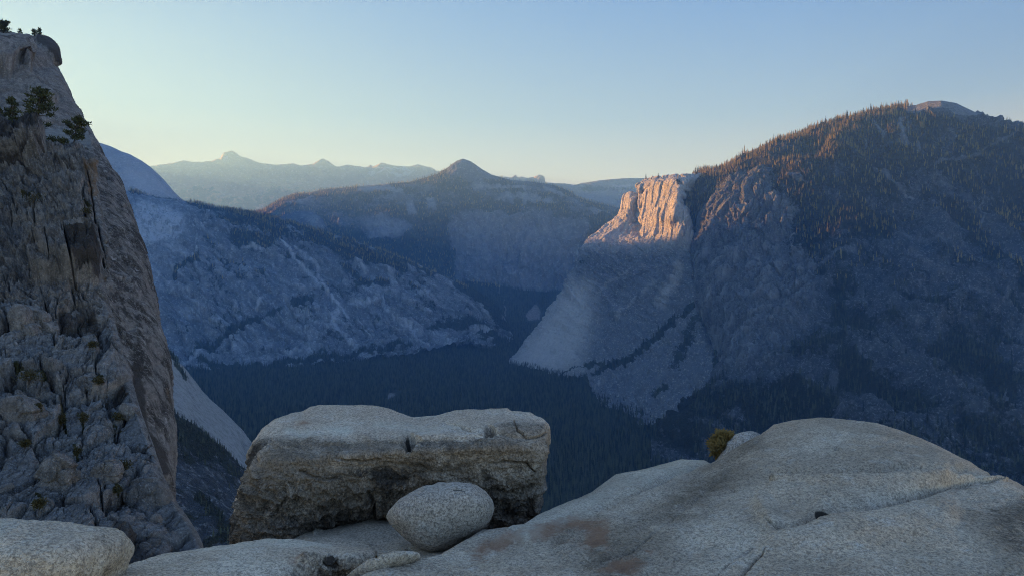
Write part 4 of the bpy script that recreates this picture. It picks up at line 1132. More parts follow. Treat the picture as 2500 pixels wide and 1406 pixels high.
def great_boulder():
    R0 = c4([(198, 560, 7.5), (200, 480, 7.7), (230, 390, 7.9), (300, 310, 8.1), (390, 240, 8.2), (480, 205, 8.3), (570, 190, 8.4), (620, 160, 8.45), (710, 143, 8.5), (900, 138, 8.5), (1080, 150, 8.5), (1180, 180, 8.45), (1270, 215, 8.4), (1340, 235, 8.35), (1400, 238, 8.3), (1500, 222, 8.3), (1600, 200, 8.3), (1750, 175, 8.3), (1950, 165, 8.3), (2030, 165, 8.25), (2060, 185, 8.2), (2190, 200, 8.1), (2270, 230, 7.9), (2322, 275, 7.75), (2331, 330, 7.6)])
    R0b = c4([(197, 580, 7.3), (215, 480, 7.35), (260, 400, 7.45), (340, 335, 7.55), (440, 290, 7.65), (570, 262, 7.75), (710, 250, 7.8), (900, 245, 7.8), (1080, 250, 7.8), (1270, 285, 7.75), (1400, 300, 7.7), (1500, 282, 7.7), (1620, 262, 7.75), (1760, 240, 7.75), (1950, 232, 7.7), (2080, 240, 7.6), (2200, 255, 7.5), (2290, 285, 7.4), (2330, 350, 7.35)])
    R1 = c4([(196, 620, 7.15), (225, 520, 7.05), (290, 440, 7.0), (400, 405, 7.0), (560, 400, 7.0), (700, 395, 7.0), (900, 385, 7.0), (1100, 375, 7.0), (1270, 372, 7.0), (1400, 365, 6.98), (1600, 352, 6.95), (1850, 345, 6.95), (1960, 325, 7.05), (2080, 325, 7.05), (2200, 335, 7.05), (2290, 360, 7.1), (2327, 400, 7.15)])
    R2 = c4([(180, 740, 7.1), (240, 640, 6.92), (400, 560, 6.82), (560, 540, 6.8), (900, 510, 6.8), (1200, 480, 6.8), (1500, 470, 6.78), (1850, 455, 6.78), (2050, 450, 6.85), (2200, 460, 6.92), (2280, 480, 7.0), (2312, 500, 7.1)])
    R3 = c4([(145, 880, 7.1), (220, 780, 6.9), (420, 720, 6.8), (700, 680, 6.8), (900, 660, 6.85), (1200, 640, 6.9), (1500, 640, 6.9), (1800, 640, 6.88), (2000, 640, 6.9), (2150, 640, 6.95), (2250, 650, 7.0), (2283, 660, 7.1)])
    R4 = c4([(110, 1000, 7.1), (210, 920, 6.9), (420, 860, 6.84), (700, 810, 6.92), (900, 790, 7.0), (1200, 780, 7.08), (1500, 790, 7.08), (1800, 790, 7.04), (2000, 790, 7.04), (2130, 780, 7.04), (2220, 790, 7.1), (2238, 780, 7.2)])
    R5 = c4([(74, 1118, 7.1), (180, 1130, 6.95), (330, 1110, 6.95), (470, 1085, 7.05), (700, 985, 7.25), (900, 915, 7.35), (1100, 885, 7.4), (1300, 900, 7.4), (1600, 960, 7.3), (1850, 1010, 7.2), (1960, 1000, 7.2), (2020, 955, 7.2), (2060, 948, 7.2), (2112, 962, 7.2), (2160, 925, 7.25), (2205, 870, 7.3)])
    R6 = c4([(150, 1120, 8.3), (500, 1080, 8.5), (1000, 960, 8.7), (1700, 1000, 8.6), (2050, 930, 8.4), (2190, 850, 8.0)])
    R7 = c4([(220, 800, 8.6), (600, 600, 9.3), (1200, 520, 9.5), (1700, 500, 9.4), (2150, 520, 9.1), (2290, 560, 8.4)])
    R8 = c4([(230, 560, 8.2), (420, 330, 8.9), (700, 240, 9.2), (1000, 235, 9.3), (1400, 300, 9.2), (1800, 240, 9.1), (2100, 260, 8.8), (2300, 400, 8.0)])
    R1b = [(x, y + 22, d - .03 + .10 * float(sstep(1100, 850, x))) for x, y, d in R1]
    R1 = [(x, y - 3, d + .07 + .17 * float(sstep(1100, 850, x))) for x, y, d in R1]
    g = Grid([R0, R0b, R1, R1b, R2, R3, R4, R5, R6, R7, R8], 1.25, 3, closed=True)
    # taper the two ends so that they close round
    c = g.P.mean(0)
    u = np.linspace(0, 1, g.nu)
    p = wob(g, 26, 5, 5)
    pc = np.stack([(g.px[:, 0] - 540) / .344, (g.px[:, 1] - 940) / .344], 1)
    pw = np.stack([(p[:, 0] - 540) / .344, (p[:, 1] - 940) / .344], 1)
    V = g.V
    front = sstep(7.9, 7.3, V[:, 1])
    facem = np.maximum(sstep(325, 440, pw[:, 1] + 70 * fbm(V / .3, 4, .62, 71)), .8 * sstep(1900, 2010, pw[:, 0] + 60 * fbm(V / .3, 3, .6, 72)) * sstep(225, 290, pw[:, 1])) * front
    rough = fbm(V / .16, 5, .62, 3, True)
    ledges = fbm(V / np.array([.7, .6, .13]), 5, .6, 7, True)
    lump = fbm(V / .45, 4, .5, 9)
    low = sstep(560, 760, pw[:, 1]) * front
    top = (1 - facem)
    pit = fbm(V / .055, 3, .65, 23)
    disp = .035 * lump + top * (.016 * fbm(V / .2, 4, .6, 2) + .004 * pit) + facem * (.036 * rough + .024 * ledges + .016 * pit) + low * (.065 * rough + .03 * ledges)

    def gr(l, w, d):
        return -d * line_mask(pw, l, w) ** 1.3 * front
    disp += gr([(820, 515), (1000, 535), (1130, 515)], 16, .06) + gr([(1180, 540), (1290, 555), (1420, 560), (1460, 585)], 15, .06) + gr([(900, 760), (1040, 720), (1080, 790), (1090, 850)], 26, .09) + gr([(1900, 545), (2050, 530), (2160, 545), (2220, 610)], 14, .07) + gr([(1890, 700), (2010, 725), (2120, 740), (2200, 700)], 22, .1) + gr([(400, 880), (420, 830), (480, 760)], 18, .06) + gr([(560, 600), (700, 650), (820, 640)], 14, .05) + gr([(2080, 250), (2100, 330), (2160, 380), (2230, 375), (2300, 340)], 10, .05) + gr([(1560, 262), (1640, 270), (1720, 305), (1790, 320), (1870, 325)], 14, .05) + gr([(250, 590), (290, 460), (360, 390)], 14, .05) + gr([(480, 260), (550, 245), (540, 250)], 14, .05) + gr([(1330, 610), (1600, 600), (1700, 570)], 12, .04) + gr([(2150, 880), (2180, 830), (2190, 780)], 24, .1) + gr([(580, 980), (700, 900), (860, 860), (1000, 850)], 24, .07)

    def pot(x, y, a, b, d, rot=0.0):
        dx, dy = pc[:, 0] - x, pc[:, 1] - y
        q = ((dx * math.cos(rot) + dy * math.sin(rot)) / a) ** 2 + ((-dx * math.sin(rot) + dy * math.cos(rot)) / b) ** 2
        return sstep(1.25, .55, q) * d * (V[:, 1] < 7.6)
    ph = pot(1335, 410, 54, 66, .2, .35) + pot(1352, 380, 70, 36, .05, .1) + pot(1362, 404, 15, 9, .05) + pot(1908, 345, 46, 56, .26, .1) + pot(1900, 310, 34, 30, .08) + pot(2050, 880, 60, 36, .12)
    disp -= ph
    g.push(disp)
    P = g.P
    for e, w in ((0, 10), (-1, 10)):
        for i in range(w):
            j = i if e == 0 else g.nu - 1 - i
            cc = P[:, j].mean(0)
            f = math.sqrt(1 - (1 - (i + .6) / (w + .6)) ** 2)
            P[:, j] = cc + (P[:, j] - cc) * np.array([1, f, .5 + .5 * f])
    dark = facem * (.42 + .14 * low) + .5 * facem * fbm(V / .45, 4, .6, 11) + .05 * top + 25 * np.clip(pot(1908, 348, 40, 48, .13, .1), 0, 1) + 15 * pot(1316, 388, 26, 46, .1, .35) + 30 * pot(1364, 404, 17, 10, .1) + .3 * line_mask(pw, [(1300, 360), (1310, 420), (1330, 450)], 20) * front  # lichen on the front; pothole insides blackened as painted shade
    dark += .3 * line_mask(pw, [(1400, 400), (1700, 420), (1850, 430)], 60) * front + .3 * line_mask(pw, [(700, 640), (1000, 600), (1300, 640)], 60) * front + .35 * line_mask(pw, [(215, 560), (260, 460), (330, 380)], 40) * front + .3 * line_mask(pw, [(1850, 560), (1900, 640)], 70) * front
    dark -= .3 * poly_mask(pw, [(1350, 640), (1500, 600), (1750, 580), (1800, 680), (1550, 720), (1350, 740)], 50) * front + .2 * poly_mask(pw, [(2000, 420), (2240, 420), (2290, 520), (2200, 540), (2050, 500)], 40) * front
    rust = .3 * line_mask(pw, [(360, 320), (520, 290), (640, 240)], 40) + .22 * line_mask(pw, [(600, 280), (1000, 260), (1500, 300)], 70) * top + .25 * poly_mask(pw, [(2000, 600), (2150, 570), (2210, 640), (2100, 710), (2010, 690)], 20) * front + .25 * line_mask(pw, [(1000, 700), (1300, 720)], 80) * low
    pale = .5 * line_mask(pw, [(480, 340), (560, 360), (700, 330), (900, 330)], 60) * top + .35 * line_mask(pw, [(1100, 270), (1400, 320), (1700, 300)], 50) * top
    worn = facem * (.95 + .05 * low) + .12 * top  # front darkened: weathered tone plus painted shade of the receding face
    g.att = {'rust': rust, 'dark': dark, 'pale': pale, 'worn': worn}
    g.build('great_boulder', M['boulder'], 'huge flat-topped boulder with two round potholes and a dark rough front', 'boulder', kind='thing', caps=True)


def blob_rock(name, outline, d, thick, mat, label, n_ex=2.2, lump=.04, dark=0.0, tip=0.0, seed=1, res=110, feat=None, center=None):
    """closed stone from its outline: given distance d, half thickness thick"""
    o = np.asarray(outline, float)
    c = np.array(center) if center else o.mean(0)
    ang = np.arctan2(o[:, 1] - c[1], o[:, 0] - c[0])
    r = np.hypot(o[:, 0] - c[0], o[:, 1] - c[1])
    i = np.argsort(ang)
    ang, r = ang[i], r[i]
    nu, nv = res * 2, res
    A = np.linspace(-math.pi, math.pi, nu, endpoint=False)
    rr = np.interp(A, np.concatenate([ang - 2 * math.pi, ang, ang + 2 * math.pi]), np.tile(r, 3))
    k = np.hanning(9)
    k /= k.sum()
    rr = np.convolve(np.concatenate([rr[-4:], rr, rr[:4]]), k, 'valid')
    ph = np.linspace(.002, math.pi - .002, nv)
    V = []
    for f in ph:
        s = math.sin(f) ** (2 / n_ex)
        y = -math.copysign(abs(math.cos(f)) ** (2 / n_ex), math.cos(f))
        dist = d + thick * y
        px = c[0] + np.cos(A) * rr * s
        py = c[1] + np.sin(A) * rr * s
        x0 = (px - CX) / F * d
        z0 = -(py - CY) / F * d
        V.append(np.stack([x0 * dist / d ** 1, np.full(nu, dist), z0 * (1 + 0 * A) - tip * y], 1))
    V = np.array(V).reshape(-1, 3)
    # keep the traced outline at its own distance: sideways size does not grow with depth
    V[:, 0] = np.where(True, V[:, 0] / (V[:, 1] / d), V[:, 0])
    cen = V.mean(0)
    Nn = V - cen
    Nn /= np.linalg.norm(Nn, axis=1)[:, None]
    sz = thick
    dd = lump * (fbm(V / (sz * .9), 4, .5, seed) + .35 * fbm(V / (sz * .22), 4, .6, seed + 4))
    px = to_px(V)
    att = {'worn': np.full(len(V), .25) + .3 * fbm(V / (sz * .7), 4, .6, seed + 3), 'rust': np.zeros(len(V)), 'dark': np.full(len(V), dark) + .25 * fbm(V / (sz * .5), 3, .5, seed + 8), 'pale': np.zeros(len(V))}
    if feat:
        dd = dd + feat(V, px, att)
    V = V + Nn * dd[:, None]
    idx = np.arange(nu * nv).reshape(nv, nu)
    nx = np.roll(idx, -1, 1)
    q = np.stack([idx[:-1], idx[1:], nx[1:], nx[:-1]], -1).reshape(-1, 4)
    return mesh_obj(name, V, q, mat, att, label, 'boulder' if 'boulder' in name else 'stone', None, None, True, [list(idx[0]), list(idx[-1][::-1])])


def stones():
    egg = c4([(1178, 935), (1190, 895), (1240, 840), (1310, 780), (1400, 735), (1500, 710), (1600, 697), (1720, 697), (1800, 705), (1850, 730), (1900, 775), (1935, 830), (1941, 880), (1925, 930), (1880, 1000), (1800, 1060), (1700, 1120), (1620, 1165), (1560, 1190), (1500, 1195), (1440, 1175), (1350, 1110), (1270, 1045), (1210, 985)])

    def ef(V, px, att):
        m = line_mask(px, [(1108, 1195), (1120, 1194), (1133, 1198)], 4) * (V[:, 1] < 6.3)
        m2 = line_mask(px, [(1110, 1205), (1128, 1203)], 3) * (V[:, 1] < 6.3)
        att['dark'] += m * .9 + .22 * line_mask(px, [(990, 1300), (1050, 1290), (1060, 1320)], 36) + .5 * line_mask(px, [(1030, 1345), (1090, 1340), (1190, 1285)], 12)
        att['worn'] += .15
        return -.02 * m - .012 * m2 
    blob_rock('egg_boulder', egg, 6.15, .42, M['egg'], 'grey egg-shaped boulder leaning against the great boulder', 2.35, .03, .02, .12, 5, 120, ef)
    left = [(-260, 1330), (-200, 1292), (-100, 1276), (0, 1271), (60, 1270), (120, 1276), (160, 1286), (205, 1291), (240, 1298), (264, 1312), (283, 1330), (287, 1352), (281, 1375), (268, 1398), (250, 1440), (200, 1500), (0, 1560), (-200, 1520), (-280, 1420)]

    def lf(V, px, att):
        p = px + 0
        att['dark'] += .5 * line_mask(p, [(255, 1310), (275, 1350), (262, 1400)], 24) + .35 * line_mask(p, [(200, 1406), (225, 1340), (240, 1310)], 16) + .4 * line_mask(p, [(10, 1310), (40, 1322)], 10) + .35 * line_mask(p, [(40, 1350), (55, 1350)], 10) + .3 * line_mask(p, [(100, 1340), (190, 1330)], 12)
        att['rust'] += .2 * line_mask(p, [(190, 1406), (205, 1360)], 20)
        return .03 * fbm(V / .2, 4, .6, 3) * sstep(1300, 1340, px[:, 1])
    blob_rock('pale_boulder', left, 4.7, .55, M['pale'], 'pale yellowish granite boulder at the foot of the dark cliff', 2.6, .05, .08, .1, 9, 130, lf, (20, 1400))
    blob_rock('dark_stone', [(278, 1338), (288, 1328), (299, 1331), (304, 1345), (301, 1366), (290, 1384), (276, 1390), (268, 1370)], 5.15, .09, M['boulder'], 'small dark stone wedged behind the pale yellowish boulder', 2.4, .015, .5, 0, 3, 40)
    blob_rock('round_stone', [(1300 + x * .48, 980 + y * .48) for x, y in [(930, 320), (955, 285), (985, 240), (1020, 195), (1060, 165), (1100, 152), (1140, 154), (1167, 168), (1160, 205), (1110, 235), (1060, 270), (1010, 300), (960, 330)]], 8.55, .22, M['egg'], 'smooth grey rounded stone between the golden shrub and the hump', 2.1, .012, .05, 0, 7, 60)
    blob_rock('flat_stone', [(845, 1412), (880, 1388), (925, 1366), (955, 1354), (990, 1349), (1020, 1349), (1032, 1355), (1020, 1366), (970, 1390), (920, 1420), (870, 1440)], 5.2, .2, M['ledge'], 'flat pale rock flake lying below the egg-shaped boulder', 2.6, .02, .0, .1, 12, 60)


ledge()
low_slab()
great_boulder()
stones()


# ------------------------------------------------------------------ trees
def conifer_mesh(name, seed, levels=13, per=6, spread=.13, bare=.08, mat='needles'):
    r = random.Random(seed)
    V, Fc, mi = [], [], []

    def tri(a, b, c, m):
        i = len(V)
        V.extend((a, b, c))
        Fc.append((i, i + 1, i + 2))
        mi.append(m)
    k = 5
    for s in range(k):
        a0, a1 = 2 * math.pi * s / k, 2 * math.pi * (s + 1) / k
        R = .011
        tri((R * math.cos(a0), R * math.sin(a0), -.06), (R * math.cos(a1), R * math.sin(a1), -.06), (0, 0, .95), 1)
    for l in range(levels):
        f = l / (levels - 1)
        z = bare + (1 - bare) * f ** .92
        R = spread * (1 - f) ** .75 * (.35 + .65 * min(1, (f + .12) * 3.2)) + .012
        ph = r.random() * 6.28
        for j in range(per):
            if r.random() < .12 and f < .9:
                continue
            a = ph + 2 * math.pi * (j + r.uniform(-.3, .3)) / per
            L = R * r.uniform(.6, 1.2)
            wdt = L * .42 + .008
            up = z + r.uniform(-.01, .02)
            tip = (L * math.cos(a), L * math.sin(a), up - L * r.uniform(.2, .55))
            s = (-math.sin(a) * wdt, math.cos(a) * wdt)
            m = (tip[0] * .55, tip[1] * .55)
            zz = up - .1 * L
            tri((0, 0, up + .035), (m[0] + s[0], m[1] + s[1], zz), tip, 0)
            tri((0, 0, up + .035), tip, (m[0] - s[0], m[1] - s[1], zz), 0)
            tri((0, 0, up + .02), tip, (m[0], m[1], zz - .03), 0)
    tri((-.012, 0, .93), (.012, 0, .93), (0, 0, 1.04), 0)
    tri((0, -.012, .93), (0, .012, .93), (0, 0, 1.04), 0)
    me = bpy.data.meshes.new(name)
    me.from_pydata(V, [], Fc)
    me.materials.append(M[mat])
    me.materials.append(M['bark'])
    me.polygons.foreach_set('material_index', mi)
    me.update()
    return me


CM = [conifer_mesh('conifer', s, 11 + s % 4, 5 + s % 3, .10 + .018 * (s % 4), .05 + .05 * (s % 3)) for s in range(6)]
CF = [conifer_mesh('shade_conifer', s + 20, 12 + s % 4, 5 + s % 3, .11 + .018 * (s % 4), .03 + .04 * (s % 3), 'shade_conifer') for s in range(6)]


def forest():
    P = np.concatenate([f[0] for f in FOREST])
    shade_conifer = P[:, 2] < 20 + 60 * perlin(P / 150, 3)
    H = np.concatenate([f[1] for f in FOREST])
    px = to_px(P)
    # trees that stand nearest or on the sunlit crest are objects of their own
    size = H / P[:, 1] * F
    ys = np.interp(px[:, 0], [s[0] for s in SKY_R], [s[1] for s in SKY_R])
    crest = (px[:, 0] > 1580) & (px[:, 0] < 2225) & (px[:, 1] - ys < 45) & (px[:, 1] - ys > -12) & (P[:, 1] < 4300)
    patch = (px[:, 0] > 1940) & (px[:, 0] < 2060) & (px[:, 1] > 400) & (px[:, 1] < 490)
    inframe = (px[:, 0] > 5) & (px[:, 0] < 2495) & (px[:, 1] < 1250) & (P[:, 1] < 4500)
    slope = (px[:, 0] > 1800) & (px[:, 1] < 1000) & inframe & ~crest & ~patch & (P[:, 1] > 1300)
    chosen = []
    ci = np.where(crest & inframe)[0]
    for sel, n, lab, grp in ((crest & inframe, 170, 'slender conifer on the sunlit mountain crest, tipped gold by the low sun', 'conifers along the sunlit crest'),
                             (patch & inframe, 40, 'slender conifer on the bare rock rib just below the sunlit crest', 'conifers on the rock rib below the crest'),
                             (slope, 80, 'dark conifer standing on the shaded steep mountainside', 'conifers on the shaded mountainside')):
        i = np.where(sel)[0]
        i = i[np.argsort(-size[i])][:n]
        for q in i:
            chosen.append((q, lab, grp))
    used = np.zeros(len(P), bool)
    first = {}
    for n, (q, lab, grp) in enumerate(chosen):
        used[q] = True
        o = bpy.data.objects.new('conifer', (CF if shade_conifer[q] else CM)[n % 6])
        COL.objects.link(o)
        w = H[q] * RNG.uniform(.85, 1.35)
        o.location = P[q]
        o.rotation_euler = (0, 0, RNG.uniform(0, 6.28))
        o.scale = (w, w, H[q])
        tag(o, lab, 'tree', None, grp)
        first.setdefault(o.data.name, o)
    first = [first[m.name] for m in CM + CF]
    P, H, shade_conifer = P[~used], H[~used], shade_conifer[~used]
    me = bpy.data.meshes.new('forest')
    me.vertices.add(len(P))
    me.vertices.foreach_set('co', P.astype(np.float32).reshape(-1))
    W_ = H * RNG.uniform(.9, 1.5, len(P))
    for a, v in (('th', H), ('tw', W_), ('tr', RNG.uniform(0, 6.28, len(P)))):
        at = me.attributes.new(a, 'FLOAT', 'POINT')
        at.data.foreach_set('value', v.astype(np.float32))
    at = me.attributes.new('tk', 'INT', 'POINT')
    at.data.foreach_set('value', (RNG.integers(0, 6, len(P)) + 6 * shade_conifer).astype(np.int32))
    o = bpy.data.objects.new('forest', me)
    COL.objects.link(o)
    tag(o, 'dense dark conifer forest filling the valley and clinging to the slopes', 'forest', 'stuff')
    ng = bpy.data.node_groups.new('forest', 'GeometryNodeTree')
    ng.interface.new_socket('Geometry', in_out='INPUT', socket_type='NodeSocketGeometry')
    ng.interface.new_socket('Geometry', in_out='OUTPUT', socket_type='NodeSocketGeometry')
    N = ng.nodes
    gi, go = N.new('NodeGroupInput'), N.new('NodeGroupOutput')
    jn = N.new('GeometryNodeJoinGeometry')
    for s in reversed(first):
        oi = N.new('GeometryNodeObjectInfo')
        oi.transform_space = 'ORIGINAL'
        oi.inputs['Object'].default_value = s
        oi.inputs['As Instance'].default_value = True
        ng.links.new(oi.outputs['Geometry'], jn.inputs[0])
    ip = N.new('GeometryNodeInstanceOnPoints')
    ip.inputs['Pick Instance'].default_value = True

    def at_(n, t='FLOAT'):
        x = N.new('GeometryNodeInputNamedAttribute')
        x.data_type = t
        x.inputs['Name'].default_value = n
        return x.outputs['Attribute']
    cs, cr = N.new('ShaderNodeCombineXYZ'), N.new('ShaderNodeCombineXYZ')
    tw = at_('tw')
    ng.links.new(tw, cs.inputs[0])
    ng.links.new(tw, cs.inputs[1])
    ng.links.new(at_('th'), cs.inputs[2])
    ng.links.new(at_('tr'), cr.inputs[2])
    ng.links.new(gi.outputs[0], ip.inputs['Points'])
    ng.links.new(jn.outputs[0], ip.inputs['Instance'])
    ng.links.new(at_('tk', 'INT'), ip.inputs['Instance Index'])
    ng.links.new(cs.outputs[0], ip.inputs['Scale'])
    ng.links.new(cr.outputs[0], ip.inputs['Rotation'])
    ng.links.new(ip.outputs[0], go.inputs[0])
    md = o.modifiers.new('forest', 'NODES')
    md.node_group = ng


forest()


# ------------------------------------------------------------------ trees and shrubs near by, loose blocks
def surf_at(g, px, py, r=5):
    p = to_px(g.V)
    m = (np.abs(p[:, 0] - px) < r) & (np.abs(p[:, 1] - py) < r)
    if not m.any():
        return surf_at(g, px, py, r * 2)
    return float(g.V[m, 1].min())


def tube(V, Fc, pts, rad, k=6):
    base = len(V)
    for i, (c, r) in enumerate(zip(pts, rad)):
        a = Vector(pts[min(i + 1, len(pts) - 1)]) - Vector(pts[max(i - 1, 0)])
        a.normalize()
        u = a.orthogonal().normalized()
        w = a.cross(u)
        for j in range(k):
            t = 2 * math.pi * j / k
            V.append(tuple(Vector(c) + r * (math.cos(t) * u + math.sin(t) * w)))
    for i in range(len(pts) - 1):
        for j in range(k):
            j2 = (j + 1) % k
            Fc.append((base + i * k + j, base + i * k + j2, base + (i + 1) * k + j2, base + (i + 1) * k + j))


def clump(V, Fc, c, r, n, leaf, rnd, flat=.6, aim=None):
    """a tuft of n small blades spread through a flattened ball"""
    for _ in range(n):
        d = Vector((rnd.gauss(0, 1), rnd.gauss(0, 1), rnd.gauss(0, 1))).normalized()
        q = Vector(c) + Vector((d.x, d.y, d.z * flat)) * r * rnd.random() ** .45
        t = (d + Vector((rnd.gauss(0, .5), rnd.gauss(0, .5), rnd.gauss(.25, .5)))).normalized()
        sd = t.cross(Vector((rnd.gauss(0, 1), rnd.gauss(0, 1), rnd.gauss(0, 1)))).normalized()
        L = leaf * rnd.uniform(.7, 1.4)
        w = L * .26
        i = len(V)
        V.extend([tuple(q - sd * w), tuple(q + sd * w), tuple(q + t * L)])
        Fc.append((i, i + 1, i + 2))


def py_mesh(name, V, Fc, mat, parent=None):
    me = bpy.data.meshes.new(name)
    me.from_pydata(V, [], Fc)
    me.materials.append(mat)
    me.update()
    o = bpy.data.objects.new(name, me)
    COL.objects.link(o)
    if parent:
        o.parent = parent
    return o


def pine(name, base, top, d, spread, lo, label, seed, n_limb=26, lean=0.0, leaf=.42, dens=46, flat=.55, kind='tree', round_top=False, cat='tree'):
    """base, top in the photograph; spread: half width of the crown in its pixels; lo: where the crown starts (0..1)"""
    rnd = random.Random(seed)
    b = Vector(W(base[0], base[1], d))
    t = Vector(W(top[0], top[1], d))
    h = (t - b).length
    sp = spread / F * d
    root = bpy.data.objects.new(name, None)
    COL.objects.link(root)
    root.location = b
    tag(root, label, cat)
    ax = t - b
    kink = Vector((rnd.uniform(-.03, .03) * h, rnd.uniform(-.03, .03) * h, 0))

    def on(f):
        return ax * f + kink * math.sin(math.pi * f)
    V, Fc = [], []
    n = 9
    tube(V, Fc, [on(i / n) - (Vector((0, 0, .35)) if i == 0 else Vector()) for i in range(n + 1)], [h * .024 * (1 - .86 * i / n) for i in range(n + 1)], 8)
    V2, F2 = [], []
    for i in range(n_limb):
        f = lo + (1 - lo) * (i + rnd.random()) / n_limb
        g = (f - lo) / (1 - lo)
        prof = (math.sin(math.pi * min(1, .12 + .88 * g)) ** .7 if round_top else (1 - g) ** .62 * min(1, .45 + g * 2.2))
        L = sp * prof * rnd.uniform(.45, 1.18) + sp * .06
        a = rnd.uniform(0, 6.283)
        c = on(f)
        up = rnd.uniform(-.12, .3) + .3 * g
        e = c + Vector((math.cos(a) * L, math.sin(a) * L, L * up))
        m = c + (e - c) * .5 + Vector((0, 0, -.07 * L))
        tube(V, Fc, [c, m, e], [h * .0075 * (1.1 - g) + .01, h * .005 * (1.1 - g) + .008, .008], 4)
        for q in (.45, .72, 1.0):
            if rnd.random() < .88:
                pc = c + (e - c) * q + Vector((rnd.gauss(0, .12), rnd.gauss(0, .12), rnd.gauss(.05, .1))) * sp * .5
                clump(V2, F2, pc, sp * rnd.uniform(.10, .26), int(dens * .6), leaf, rnd, flat * .8)
    clump(V2, F2, on(.97), sp * .16, dens, leaf, rnd, 1.2)
    py_mesh('trunk', V, Fc, M['bark'], root)
    py_mesh('crown', V2, F2, M['pine'], root)
    return root


pine('pine_tree', (94, 350), (98, 220), 120, 46, .28, 'tall broad pine with a bare lower trunk standing on the cliff ledge', 3, 34, leaf=.42, dens=44)
pine('pine_tree', (34, 348), (28, 242), 121, 30, .16, 'slimmer pine with a pointed top beside the broad pine on the ledge', 5, 28, leaf=.38, dens=36)
pine('pine_tree', (57, 350), (61, 292), 119.5, 17, .2, 'low young pine between the two larger pines on the ledge', 8, 18, leaf=.3, dens=30)
pine('pine_tree', (-2, 350), (-6, 262), 120, 26, .12, 'pine cut off by the picture edge, at the outer end of the ledge', 9, 22, leaf=.38, dens=34)
pine('juniper_tree', (178, 366), (188, 292), 121, 29, .34, 'leaning flat-topped juniper alone at the rim of the dark cliff', 12, 26, leaf=.36, dens=40, round_top=True)
pine('pine_tree', (83, 103), (82, 74), 336, 9.5, .25, 'one of two close pines on the wall top, the fuller of the pair', 21, 18, leaf=.7, dens=16)
pine('pine_tree', (95, 103), (96, 71), 338, 8, .2, 'one of two close pines on the wall top, the more slender of the pair', 22, 18, leaf=.7, dens=14)
pine('pine_tree', (47, 97), (48, 72), 335, 9, .2, 'thin sparse pine on the wall top between bushes', 23, 14, leaf=.6, dens=10)
pine('pine_tree', (28, 94), (27, 78), 335, 4.5, .2, 'tiny pine on the wall top, shortest of those against the sky', 24, 9, leaf=.5, dens=9)
pine('juniper_tree', (2, 92), (4, 54), 318, 19, .15, 'dense dark rounded tree at the outer end of the wall top', 25, 26, leaf=.9, dens=40, round_top=True)


def shrub(px, py, d, w, h, label, seed, mat='brush', leaf=.3, n=240, name='shrub', cat='shrub', stems=5, group=None, top=1.0):
    rnd = random.Random(seed)
    b = Vector(W(px, py, d))
    k = d / F
    w, h = w * k, h * k
    if group and 'cliff' in group:
        w, h, n = w * .8, h * .62, int(n * .55)
    root = bpy.data.objects.new(name, None)
    COL.objects.link(root)
    root.location = b
    tag(root, label, cat, None, group)
    V, Fc, V2, F2 = [], [], [], []
    for i in range(stems):
        a = 6.283 * i / stems + rnd.random()
        e = Vector((math.cos(a) * w * .32 * rnd.random(), math.sin(a) * w * .32 * rnd.random(), h * rnd.uniform(.55, .95)))
        tube(V, Fc, [Vector((0, 0, -.15 * h)), e * .5 + Vector((0, 0, .05 * h)), e], [.035 * h, .022 * h, .008 * h], 4)
        for q in (.45, .7, .95):
            clump(V2, F2, e * q + Vector((rnd.gauss(0, .15), rnd.gauss(0, .15), 0)) * w, w * rnd.uniform(.2, .3), n // (stems * 3), leaf, rnd, .8)
    py_mesh('stem', V, Fc, M['bark'], root)
    py_mesh('foliage', V2, F2, M[mat], root)


shrub(1768, 1122, 8.75, 62, 66, 'golden-leaved bush peeping up behind the granite hump', 4, 'gold', .055, 4200, 'golden_bush', 'bush', 9)
for i, (x, y, w, h, lb) in enumerate([
        (72, 928, 74, 34, 'widest olive-brown shrub spread along a crack of the cliff, level with the slab foot'), (92, 1010, 26, 42, 'narrow shrub in an upright crack beside a long pale block'), (152, 1036, 26, 44, 'shrub wedged in a crack near the middle of the blocky cliff'), (204, 1030, 30, 36, 'shrub in the crack next to the one near the middle of the cliff'),
        (241, 936, 30, 26, 'small green shrub on smooth rock high on the blocky cliff'), (288, 1024, 36, 26, 'shrub behind the upright pale stone at the cliff rim'), (300, 1148, 52, 34, 'bushy dark shrub in the hollow above the big square block'), (286, 1200, 28, 22, 'dark shrub at the end of the big square block'),
        (96, 1240, 46, 34, 'shrub low on the cliff above the pale yellowish boulder'), (186, 1112, 22, 30, 'slender shrub in a crack beside the tall rounded block'), (226, 846, 30, 18, 'flat shrub under the dark overhang of the cliff'), (82, 492, 60, 22, 'low shrub on the upper cliff shelf under the pine ledge'), (214, 522, 36, 22, 'shrub on the upper cliff near the brown streaked face'),
        (62, 1090, 30, 28, 'shrub in the gap under the long pale block')]):
    shrub(x, y, surf_at(G_CLIFF, x, y) - .1, w, h, lb, 40 + i, 'brush', .16, 900, 'cliff_shrub', 'shrub', 6, 'shrubs rooted in the cliff cracks')
for i, (x, w, h, lb) in enumerate([(14, 34, 16, 'low dark bush at the outer end of the pine ledge'), (52, 30, 14, 'low dark bush below the young pine on the ledge'), (122, 30, 15, 'low dark bush just past the broad pine on the ledge'), (150, 26, 12, 'small low bush between the broad pine and the juniper')]):
    shrub(x, 352, 119, w, h, lb, 80 + i, 'pine', .3, 420, 'ledge_bush', 'bush', 5, 'bushes on the pine ledge')
